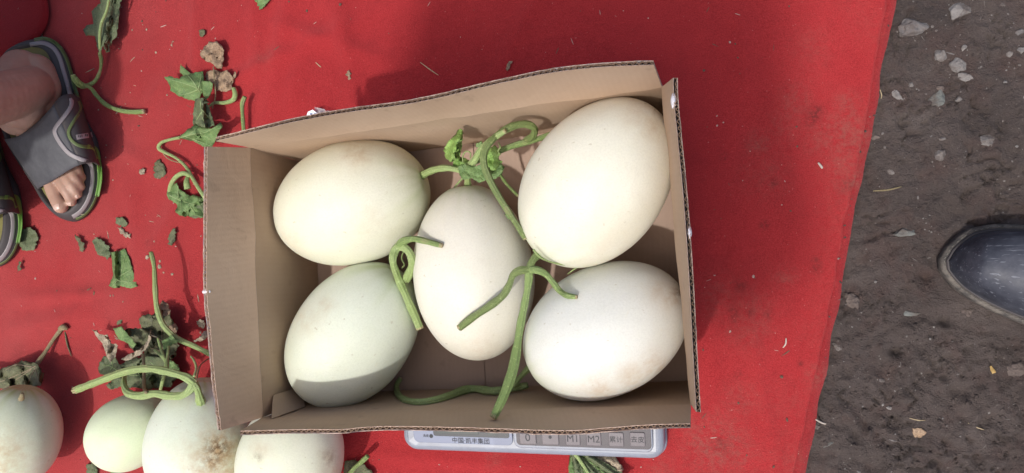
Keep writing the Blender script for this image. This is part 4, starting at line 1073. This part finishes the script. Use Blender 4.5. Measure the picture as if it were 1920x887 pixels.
def capsules(paths):
    vs, fs = [], []
    for pts in paths:
        sp2 = spline(pts, 14) if len(pts) > 2 else spline(pts, 20)
        for p in sp2:
            b0 = len(vs); r = p[3]
            for i in range(13):
                th = math.pi * i / 12
                for k in range(20):
                    ph = math.pi * k / 10; vs.append(Vector((p[0] + r * math.sin(th) * math.cos(ph), p[1] + r * math.sin(th) * math.sin(ph), p[2] + r * math.cos(th))))
            for i in range(12):
                for k in range(20): fs.append((b0 + i * 20 + k, b0 + (i + 1) * 20 + k, b0 + (i + 1) * 20 + (k + 1) % 20, b0 + i * 20 + (k + 1) % 20))
    return vs, fs
def P4(px, py, z, r): return (*at(px, py, z), r)
TOES = [[P4(92, 305, .040, .016), P4(101, 352, .042, .0128), P4(108, 372, .042, .0118), P4(114, 387, .042, .0108)],
        [P4(102, 302, .046, .014), P4(118, 345, .049, .0098), P4(128, 364, .047, .0083), P4(134, 378, .041, .0075)],
        [P4(112, 298, .046, .013), P4(129, 337, .048, .0090), P4(138, 352, .046, .0078), P4(145, 364, .040, .0071)],
        [P4(120, 292, .044, .013), P4(138, 328, .046, .0084), P4(145, 340, .043, .0072), P4(151, 350, .038, .0067)],
        [P4(126, 286, .042, .013), P4(144, 317, .042, .0082), P4(148, 326, .040, .0072), P4(153, 333, .036, .0066)]]
FOOT = TOES + [[P4(62, 145, .052, .028), P4(66, 190, .056, .029), P4(80, 240, .050, .025), P4(95, 292, .046, .020)],
               [P4(50, 140, .050, .028), P4(46, 190, .060, .030), P4(62, 250, .048, .022), P4(84, 300, .045, .017)],
               [P4(72, 200, .050, .028), P4(92, 250, .046, .023), P4(112, 287, .044, .017)],
               [P4(30, 225, .060, .024), P4(56, 215, .064, .026), P4(76, 195, .064, .022)],
               [P4(40, 130, .06, .03), P4(20, 170, .09, .036), P4(40, 200, .085, .034)],
               [P4(66, 135, .05, .028), P4(84, 165, .056, .022), P4(84, 185, .058, .018)]]
def person():
    c0 = at(40, 250, .006)
    t = thing('person', 'squatting person in striped grey strap sandals at the left edge of the carpet', 'person', (c0.x, c0.y, .006))
    ankle = at(42, 172, .095); knee = ankle + Vector((-.03, -.16, .36))
    hip_c = ankle + Vector((-.20, .16, .20))
    paths = []
    def add(xf, hs):
        for p in FOOT: paths.append([(*xf(Vector(q_[:3])), q_[3]) for q_ in p])
        a, k = xf(ankle), xf(knee)
        paths.append([(*xf(at(56, 165, .055)), .034), (*a, .034), (*(a + (k - a) * .35), .042), (*(a + (k - a) * .6), .052), (*k, .055)])
        paths.append([(*k, .055), (*((k + hs) / 2), .068), (*hs, .08)])
    hl = hip_c + Vector((.08, 0, 0)); hr = hip_c + Vector((-.09, -.02, 0))
    add(ident, hl); add(xf_right, hr)
    ch = hip_c + Vector((-.01, -.17, .42)); nk = ch + Vector((0, -.05, .13)); hd = nk + Vector((0, -.06, .13))
    paths.append([(*hl, .08), (*hr, .08)])
    paths.append([(*hip_c, .11), (*((hip_c + ch) / 2), .115), (*ch, .12), (*nk, .055), (*hd, .085), (*(hd + Vector((0, -.03, -.07))), .06)])
    kl, kr = xf_right(knee), knee
    for sx, kn in ((1, knee), (-1, xf_right(knee))):
        sh = ch + Vector((.15 * sx, 0, .03)); el = sh + Vector((.01 * sx, -.14, -.22)); wr = el + Vector((-.13 * sx, -.10, .05))
        paths.append([(*ch, .09), (*sh, .055), (*((sh + el) / 2), .045), (*el, .038), (*wr, .027)])
        for f in range(4): paths.append([(*wr, .02), (*(wr + Vector((.014 * (f - 1.5), -.06, -.01))), .011), (*(wr + Vector((.018 * (f - 1.5), -.10 + .006 * abs(f - 1.5), -.03))), .0085)])
        paths.append([(*wr, .018), (*(wr + Vector((-.04 * sx, -.03, -.01))), .011), (*(wr + Vector((-.05 * sx, -.06, -.02))), .009)])
    vs, fs = capsules(paths)
    o = mobj('body', vs, fs, M_skin, None)
    md = o.modifiers.new('r', 'REMESH'); md.mode = 'VOXEL'; md.voxel_size = .0022
    sm = o.modifiers.new('s', 'SMOOTH'); sm.factor = .5; sm.iterations = 2
    bake(o); adopt(o, t); o.data.polygons.foreach_set('use_smooth', [True] * len(o.data.polygons))
    if not o.data.materials: o.data.materials.append(M_skin)
    # clothes: the same body lines a little wider
    def cloth(name, pth, grow, mt):
        v2, f2 = capsules([[(p[0], p[1], p[2], p[3] + grow) for p in q_] for q_ in pth])
        g = mobj(name, v2, f2, mt); md = g.modifiers.new('r', 'REMESH'); md.mode = 'VOXEL'; md.voxel_size = .008
        s2 = g.modifiers.new('s', 'SMOOTH'); s2.iterations = 4
        bake(g); adopt(g, t); g.data.polygons.foreach_set('use_smooth', [True] * len(g.data.polygons))
        if not g.data.materials: g.data.materials.append(mt)
    M_tr = mat('dark_trousers', (.05, .05, .06), .9); M_sh = mat('grey_shirt', (.16, .16, .18), .9)
    tr = []
    for xf, hs in ((ident, hl), (xf_right, hr)):
        a, k = xf(ankle), xf(knee)
        tr.append([(*(a + (k - a) * .55), .056), (*(a + (k - a) * .75), .057), (*k, .058)]); tr.append([(*k, .055), (*((k + hs) / 2), .07), (*hs, .085)])
    tr.append([(*hl, .085), (*hr, .085)])
    cloth('trousers', tr, .008, M_tr)
    shp = [[(*hip_c, .115), (*((hip_c + ch) / 2), .118), (*ch, .122)]]
    for sx in (1, -1):
        sh = ch + Vector((.15 * sx, 0, .03)); el = sh + Vector((.01 * sx, -.14, -.22)); shp.append([(*ch, .09), (*sh, .055), (*((sh + el) / 2), .047)])
    cloth('shirt', shp, .008, M_sh)
    hb = capsules([[(*(hd + Vector((0, .02, .03))), .082), (*(hd + Vector((0, .035, 0))), .08)]])
    mobj('hair', hb[0], hb[1], M_ink, t)
    for xf, f in ((ident, True), (xf_right, False)):
        xs_ = ident if f else (lambda p: p + Vector((D2.x - .004, D2.y, 0)))
        s_ = mobj('sandal', [], [], None, t) if False else None
        holder = bpy.data.objects.new('sandal', None); COL.objects.link(holder); adopt(holder, t)
        build_sandal(xs_, t, f, holder)
        # nails
        for (a, b), w_ in zip(((0, 0), (1, 1), (2, 2), (3, 3), (4, 4)), (.0062, .0042, .0040, .0037, .0033)):
            p1, p0 = Vector(TOES[a][3][:3]), Vector(TOES[a][2][:3]); d = (p1 - p0).normalized(); sd_ = Vector((-d.y, d.x, 0)).normalized(); up = d.cross(sd_); up = up if up.z > 0 else -up
            r = TOES[a][3][3]
            rows = []
            for i in range(5):
                al = -.55 + 1.15 * i / 4; row = []
                for j in range(5):
                    be = (-1 + j / 2) * .62; ww = 1 - .25 * (i / 4) ** 2
                    dirv = (up * math.cos(be * ww) * math.cos(al) + sd_ * math.sin(be * ww) * math.cos(al) + d * math.sin(al)).normalized()
                    row.append(xf(p1 + dirv * (r + .0002)))
                rows.append(row)
            sheet('toenail', rows, M_nail, o)
def build_sandal(xf, t, f, holder):
    bpy.data.objects.remove(holder)
    before = set(COL.objects)
    sandal(xf, t, f)
    new = [o for o in COL.objects if o not in before]
    sole = next(o for o in new if o.name.startswith('sole'))
    sole.name = 'sandal'
    for o in new:
        if o is not sole and o.parent is t: o.parent = sole; o.matrix_parent_inverse = Matrix.Identity(4)
        elif o is not sole and o.parent is not sole: o.parent = sole; o.matrix_parent_inverse = Matrix.Identity(4)
person()

# ------------------------------------------------------------------ black shoe on the mud
M_leather = mat('black_leather', (.035, .038, .05), .5, **{'Specular IOR Level': .4}); q = NT(M_leather)
cl = q.ramp(q.noise(26, 5, .65), (.35, (.022, .025, .036)), (.6, (.05, .055, .072)), (.75, (.085, .09, .11)))
def scratch(ang, sc, lo, hi):
    mp = q.n('ShaderNodeMapping'); mp.inputs['Rotation'].default_value = (0, 0, R_(ang)); mp.inputs['Scale'].default_value = (sc * .05, sc, sc); q.l(q.pos(), mp.inputs['Vector'])
    return q.ramp(q.noise(1, 3, .5, mp.outputs[0], .6), (lo, 0), (hi, 1))
sc_ = q.mix(1.0, scratch(-35, 360, .63, .68), scratch(50, 300, .66, .71), 'ADD')
cl = q.mix(q.math('MULTIPLY', sc_, .38), cl, (.26, .28, .32))
cl = q.mix(q.math('MULTIPLY', q.ramp(q.noise(18, 4, .6), (.42, 0), (.68, 1)), .6), cl, (.115, .125, .155))
q.color(cl); q.l(q.ramp(q.noise(40, 5), (.35, .5), (.7, .7)), q.b.inputs['Roughness']); q.bump(q.math('ADD', q.noise(300, 4), sc_), .2, .001)
M_welt = mat('dusty_rubber_welt', (.12, .105, .09), .75); q = NT(M_welt)
q.color(q.mix(q.ramp(q.noise(70, 5, .7), (.4, 0), (.65, 1)), (.04, .036, .034), (.145, .128, .108)))
M_stitch = mat('welt_stitch', (.16, .15, .13), .8)
def shoe():
    gz_ = -.016
    S0 = at(1766, 486, .008)
    ax = (at(1920, 518, .008) - S0); ax.z = 0; ax.normalize(); nx = Vector((-ax.y, ax.x, 0))
    # half widths left / right of the axis along the shoe, from the photo at the toe, then a normal shoe
    Ls = [0, .004, .0095, .0155, .0245, .045, .070, .100, .150, .190, .225, .255, .275, .284]
    up = [0, .015, .025, .034, .0425, .052, .057, .060, .057, .048, .040, .037, .028, 0]
    lo = [0, .0125, .0185, .024, .0305, .040, .047, .053, .052, .045, .039, .037, .028, 0]
    hh = [.046, .047, .050, .056, .060, .064, .070, .080, .105, .118, .115, .110, .105, .10]
    t = thing('shoe', 'scuffed black leather shoe with dusty rubber welt on the mud at the right', 'shoe', (S0.x + .05, S0.y, gz_))
    fine = np.concatenate([np.array([0, .0015, .004, .008, .012, .018]), np.linspace(.024, .27, 44), np.array([.275, .279, .282, .284])])
    def prof(A): 
        return lambda s: float(np.interp(s, Ls, A))
    U, Lo, H = prof(up), prof(lo), prof(hh)
    outl = [(s, U(s)) for s in fine] + [(s, -Lo(s)) for s in fine[::-1][1:-1]]
    n = len(outl); cen = Vector((sum(p[0] for p in outl) / n, 0, 0))
    def ringp(ins, z):
        o = []
        for i in range(n):
            a, b = Vector(outl[i - 1]), Vector(outl[(i + 1) % n]); d = (b - a).normalized(); nn = Vector((d.y, -d.x))
            p = Vector(outl[i])
            if nn.dot(Vector((.13, 0)) - p) < 0: nn = -nn
            p = p + nn * ins; o.append(S0 + ax * p.x + nx * p.y + Vector((0, 0, z - S0.z)))
        return o
    def loft(name, rings, mt, par, cap=True):
        vs, fs = [], []
        for r in rings: vs += r
        for i in range(len(rings) - 1):
            for k in range(n): fs.append((i * n + k, i * n + (k + 1) % n, (i + 1) * n + (k + 1) % n, (i + 1) * n + k))
        if cap: fs.append(tuple(range((len(rings) - 1) * n, len(rings) * n)))
        o_ = mobj(name, vs, fs, mt, par); return o_
    sole_ = loft('sole', [ringp(.002, gz_), ringp(.0, gz_ + .004), ringp(0, gz_ + .016), ringp(.0012, gz_ + .019), ringp(.006, gz_ + .020), ringp(.0075, gz_ + .018)], M_welt, t)
    loft('rand', [ringp(.005, gz_ + .017), ringp(.0052, gz_ + .022), ringp(.0068, gz_ + .0235), ringp(.0085, gz_ + .022)], M_sole, t, True)
    # upper: sections across the shoe
    vs, fs = [], []; K_ = 24
    z0 = gz_ + .021
    for s in fine:
        u, l = max(U(s) * .87, .0004), max(Lo(s) * .87, .0004)
        sp_ = max(.0, min(1, s / .02)); ins = .0078
        ss = ins + s * (1 - 2 * ins / .284)
        hgt = (H(s) + gz_ + .016 - z0) * (smoothstep(-.003, .020, s) ** .6) * (1 - .0 * s)
        for k in range(K_ + 1):
            a = math.pi * k / K_; c_ = math.cos(a); v = c_ * (u if c_ > 0 else l)
            zz = z0 + hgt * math.sin(a) ** .62
            vs.append(S0 + ax * ss + nx * v + Vector((0, 0, zz - S0.z + .0012 * noise.noise(Vector((s * 40, v * 40, 1))))))
    for i in range(len(fine) - 1):
        for k in range(K_): fs.append((i * (K_ + 1) + k, i * (K_ + 1) + k + 1, (i + 1) * (K_ + 1) + k + 1, (i + 1) * (K_ + 1) + k))
    up_ = mobj('upper', vs, fs, M_leather, t)
    # welt stitches
    r1 = ringp(.0032, gz_ + .0205); 
    bm = bmesh.new()
    P_ = r1 + [r1[0]]; d_ = 0
    for i in range(n):
        a, b = P_[i], P_[i + 1]; L = (b - a).length; k = max(1, int(L / .004))
        for j in range(k):
            p = lerp(a, b, (j + .5) / k); tdir = (b - a).normalized()
            M = Matrix.Translation(p) @ tdir.to_track_quat('X', 'Z').to_matrix().to_4x4() @ Matrix.Diagonal((.0024, .0007, .0007, 1))
            bmesh.ops.create_cube(bm, size=1, matrix=M)
    o_ = bm_obj('stitching', bm, M_stitch, t, False); o_['kind'] = 'stuff'
    # ankle collar and trouser leg above the frame's edge
    tb_ = S0 + ax * .205
    tube('sock', [tb_ + Vector((0, 0, .06)), tb_ + ax * .01 + Vector((0, 0, .13)), tb_ + ax * .02 + Vector((0, 0, .20))], [.036, .037, .040], M_sole, t, seg=20)
shoe()

# ------------------------------------------------------------------ stones and bits on the mud
def stonem(name, a, b):
    m = mat(name, rough=.85); q = NT(m)
    c = q.mix(q.ramp(q.noise(120, 5, .65), (.35, 0), (.65, 1)), a, b)
    c = q.mix(q.math('MULTIPLY', q.ramp(q.noise(60, 4, .7), (.42, 0), (.58, 1)), .8), c, (.095, .073, .063))
    q.color(c); q.bump(q.noise(260, 6, .7), .8, .003); return m
M_st = [stonem('grey_stone', (.14, .13, .128), (.26, .25, .245)), stonem('pale_stone', (.18, .168, .16), (.30, .285, .27)), stonem('green_grey_stone', (.13, .14, .13), (.22, .235, .22)), stonem('brown_stone', (.11, .085, .075), (.19, .155, .135))]
def stone(label, px, py, w_, h_, ang, mt, seed, bury=.45, cat='stone', name='stone', group='stones set in the mud'):
    c = at(px, py, -.010); c = Vector((c.x, c.y, ground_h(c.x, c.y)))
    k = .00064; a, b = w_ * k / 2, h_ * k / 2; hz = min(a, b) * .7
    bm = bmesh.new(); bmesh.ops.create_icosphere(bm, subdivisions=3, radius=1)
    planes = []
    rnd = random.Random(seed)
    for _ in range(9):
        v = Vector((rnd.gauss(0, 1), rnd.gauss(0, 1), rnd.gauss(0, .8))).normalized(); planes.append((v, rnd.uniform(.52, .85)))
    rot = Matrix.Rotation(R_(ang), 3, 'Z')
    for v in bm.verts:
        p = v.co.normalized()
        for pn, d in planes:
            e = p.dot(pn)
            if e > d: p = p - pn * (e - d)
        p = p * (1.14 + .30 * noise.noise(p * 2.0 + Vector((seed, 0, 0))) + .14 * noise.noise(p * 5 + Vector((seed, 3, 0))) + .06 * noise.noise(p * 12 + Vector((seed, 3, 0))))
        v.co = rot @ Vector((p.x * a, p.y * b, p.z * hz)) + c + Vector((0, 0, hz * (.75 - 2 * bury) + .001))
    o = bm_obj(name, bm, M_st[mt], None, False)
    for p in o.data.polygons: p.use_smooth = False
    tag(o, label, cat, group)
ST = [('largest grey rock at the top right, beside the carpet edge', 1710, 55, 56, 34, -4, 0, .5),
      ('wedge shaped pale grey stone at the top edge of the mud', 1800, 20, 36, 30, 35, 1, .45),
      ('pale stone left of the three in the upper mud', 1765, 101, 19, 26, 15, 1, .4),
      ('diamond shaped pale stone in the upper mud', 1799, 120, 25, 26, 20, 1, .4),
      ('flat stone below the diamond shaped one', 1812, 143, 24, 15, -22, 1, .55),
      ('greenish round stone with a smaller one above it', 1762, 183, 30, 28, 0, 2, .4),
      ('small brown stone above the greenish round stone', 1764, 165, 20, 10, 0, 3, .5),
      ('elongated pale chip beside the carpet edge', 1683, 176, 30, 12, -50, 1, .6),
      ('triangular pale stone on the right of the mud', 1853, 263, 28, 24, 0, 1, .5),
      ('pale broken stone in the middle of the mud', 1762, 292, 20, 18, 10, 1, .5),
      ('grey round stone left of the shoe', 1697, 436, 34, 22, 0, 2, .55),
      ('muddy pale stone beside the lower carpet edge', 1601, 566, 32, 22, -40, 3, .4),
      ('grey flat stone in the mud below the shoe toe', 1707, 588, 40, 13, 0, 2, .65),
      ('white stone chip at the carpet hem', 1571, 651, 20, 12, -30, 1, .55),
      ('pale pebble right of the diamond shaped stone', 1799, 185, 15, 10, 25, 1, .45),
      ('grey chip at the right frame edge near the top', 1914, 58, 18, 14, 20, 0, .45),
      ('pale chip at the right frame edge below the grey one', 1916, 94, 14, 12, 0, 1, .45),
      ('white chip left of the right frame edge chips', 1893, 101, 14, 10, -20, 1, .4),
      ('thin pale splinter above the diamond shaped stone', 1808, 89, 7, 13, -25, 1, .4),
      ('little white stone between rock and pale stones', 1710, 158, 10, 9, 10, 1, .4),
      ('white flat chip in the middle mud above the broken stone', 1767, 261, 12, 7, 0, 1, .3),
      ('pale sliver beside the middle carpet edge', 1671, 321, 15, 9, -20, 1, .5),
      ('white bit right of the wedge stone at the top', 1879, 9, 12, 7, -20, 1, .4),
      ('brown stub stone at the carpet edge', 1642, 255, 14, 13, 0, 3, .45),
      ('pale crescent chip low beside the carpet', 1553, 832, 20, 9, 30, 2, .6),
      ('round pebble low in the mud', 1655, 715, 9, 8, 0, 1, .3),
      ('oval pebble below the round one in the mud', 1670, 767, 11, 7, -15, 1, .4),
      ('grey stone chip under the carpet hem near a straw', 1533, 800, 14, 12, 30, 0, .55),
      ('brown lump in front of the shoe', 1817, 588, 26, 18, 10, 3, .6),
      ('brown stone low beside the right edge', 1908, 693, 30, 26, 0, 3, .6),
      ('pale pebble lying on the carpet right of the box', 1454, 268, 8, 9, 0, 1, -.6)]
for i, s in enumerate(ST):
    stone(s[0], s[1], s[2], s[3], s[4], s[5], s[6], 200 + i, s[7])
# straws and seeds
M_straw = mat('straw', (.45, .36, .22), .7); M_strawp = mat('bleached_straw', (.50, .44, .38), .7); M_seed = mat('golden_seed', (.42, .28, .10), .5)
def straw(label, a, b, r, mt=M_straw, bend=2, name='straw', cat='straw', base=None):
    m_ = ((a[0] + b[0]) / 2 + bend, (a[1] + b[1]) / 2 + bend)
    P = []
    for p in (a, m_, b): P.append(on(p[0], p[1], r * .9))
    o = tube(name, P, [r * .7, r, r * .6], mt, None, seg=6, sub=5); tag(o, label, cat, 'straws and husks lying about')
straw('thin twig across the mud beside the carpet edge', (1637, 358), (1690, 350), .0010, M_stem_dry)
straw('white straw sticking out from the carpet hem', (1530, 787), (1549, 795), .0012, M_strawp)
straw('long pale straw low in the right mud', (1815, 793), (1845, 806), .0006)
straw('pale straw left of the shoe low in the mud', (1705, 784), (1735, 788), .0006)
straw('white straw bit on the carpet right of the box', (1534, 305), (1542, 316), .0016, M_strawp)
straw('thin pale straw on the lower right carpet', (1474, 634), (1468, 652), .0010, M_strawp)
straw('long thin straw on the shaded carpet above the box', (788, 117), (822, 141), .0007)
straw('short straw on the carpet above the box left part', (592, 117), (602, 126), .0008)
straw('straw at the carpet edge upper right', (1650, 168), (1652, 185), .0007)
stone('golden seed husk low in the right mud', 1863, 695, 7, 15, 25, 3, 300, -.1, 'seed', 'seed', None)
bpy.data.objects['seed'].data.materials[0] = M_seed
o = leaf('leaf_scrap', [(1711, 804), (1720, 802), (1732, 806), (1738, 812), (1730, 818), (1720, 822), (1713, 818)], M_leaf_dry, None, lift=.0012, amp=.006, freq=50, seed=130, ser=3, step=4)
tag(o, 'yellow brown leaf scrap trodden in the lower mud', 'leaf')
# small unnumbered bits
def crumbs(name, label, n, region, size, mt, seed, straws=.3):
    rnd = random.Random(seed); bm = bmesh.new(); k = 0
    while k < n:
        px, py = rnd.uniform(*region[0]), rnd.uniform(*region[1])
        if not region[2](px, py): continue
        p = on(px, py, 0); s = size * rnd.uniform(.4, 1.3) * (1 if rnd.random() < .85 else 1.8)
        if p.z > .02: continue
        if rnd.random() < straws: sc = (s * 3.2, s * .3, s * .3)
        else: sc = (s, s * rnd.uniform(.5, 1), s * .55)
        M = Matrix.Translation(p + Vector((0, 0, sc[2] * .3))) @ Matrix.Rotation(rnd.uniform(0, 6.3), 4, 'Z') @ Matrix.Rotation(rnd.uniform(-.3, .3), 4, 'X') @ Matrix.Diagonal((*sc, 1))
        r = bmesh.ops.create_icosphere(bm, subdivisions=1, radius=1, matrix=M)
        for v in r['verts']: v.co += Vector((rnd.uniform(-1, 1), rnd.uniform(-1, 1), 0)) * s * .18
        k += 1
    o = bm_obj(name, bm, mt, None, False); tag(o, label, 'debris', None, 'stuff')
M_lint = mat('pale_crumbs', (.42, .30, .26), .9); M_darkc = mat('dark_crumbs', (.12, .07, .05), .9)
inc = lambda x, y: x < 1500 - y * .0 and not (380 < x < 1310 and 110 < y < 810)
crumbs('pale_crumbs', 'pale crumbs and lint scattered on the red carpet', 80, ((0, 1640), (0, 887), inc), .0012, M_lint, 1, .35)
crumbs('dark_crumbs', 'dark crumbs of soil scattered on the red carpet', 90, ((0, 1640), (0, 887), inc), .0013, M_darkc, 2, .2)
crumbs('dry_flakes', 'dry leaf flakes scattered on the left of the carpet', 60, ((150, 390), (40, 660), inc), .0018, M_leaf_grey, 5, .3)
mud = lambda x, y: x > 1690 - y * .187 - (28 if (x * 7.13) % 1 < .25 else 0) and not (x > 1760 and 400 < y < 630)
crumbs('grit', 'pale grit scattered over the mud', 300, ((1500, 1920), (0, 887), mud), .0011, M_st[1], 3, .12)
crumbs('soil_clods', 'brown clods of soil scattered over the mud', 1100, ((1500, 1920), (0, 887), mud), .0017, M_mud, 4, .05)

# ------------------------------------------------------------------ added unseen sheet overhead, cut to shade part of the carpet
M_blocker = mat('sun_blocker_grey', (.30, .30, .30), .9)
def sun_blocker():
    H = 2.3
    P = [(735, 176), (792, -20), (800, -300), (1478, -320), (1480, 0), (1488, 160), (1525, 330), (1545, 430), (1500, 530), (1430, 590), (1340, 620), (1322, 560), (1312, 300), (1300, 90), (1100, 90), (900, 140)]
    off = SUN * (H / SUN.z)
    bm = bmesh.new()
    f = bm.faces.new([bm.verts.new(Vector(at(x, y, .005)) + off + Vector((0, 0, 0))) for x, y in P]); bm.normal_update()
    if f.normal.z < 0: f.normal_flip()
    r = bmesh.ops.extrude_face_region(bm, geom=[f]); bmesh.ops.translate(bm, verts=[v for v in r['geom'] if isinstance(v, bmesh.types.BMVert)], vec=(0, 0, .004))
    bmesh.ops.recalc_face_normals(bm, faces=bm.faces)
    o = bm_obj('sun_blocker', bm, M_blocker, None, False)
    tag(o, 'added grey sheet out of view overhead, shaped to shade the carpet behind the box', 'sun_blocker')
sun_blocker()
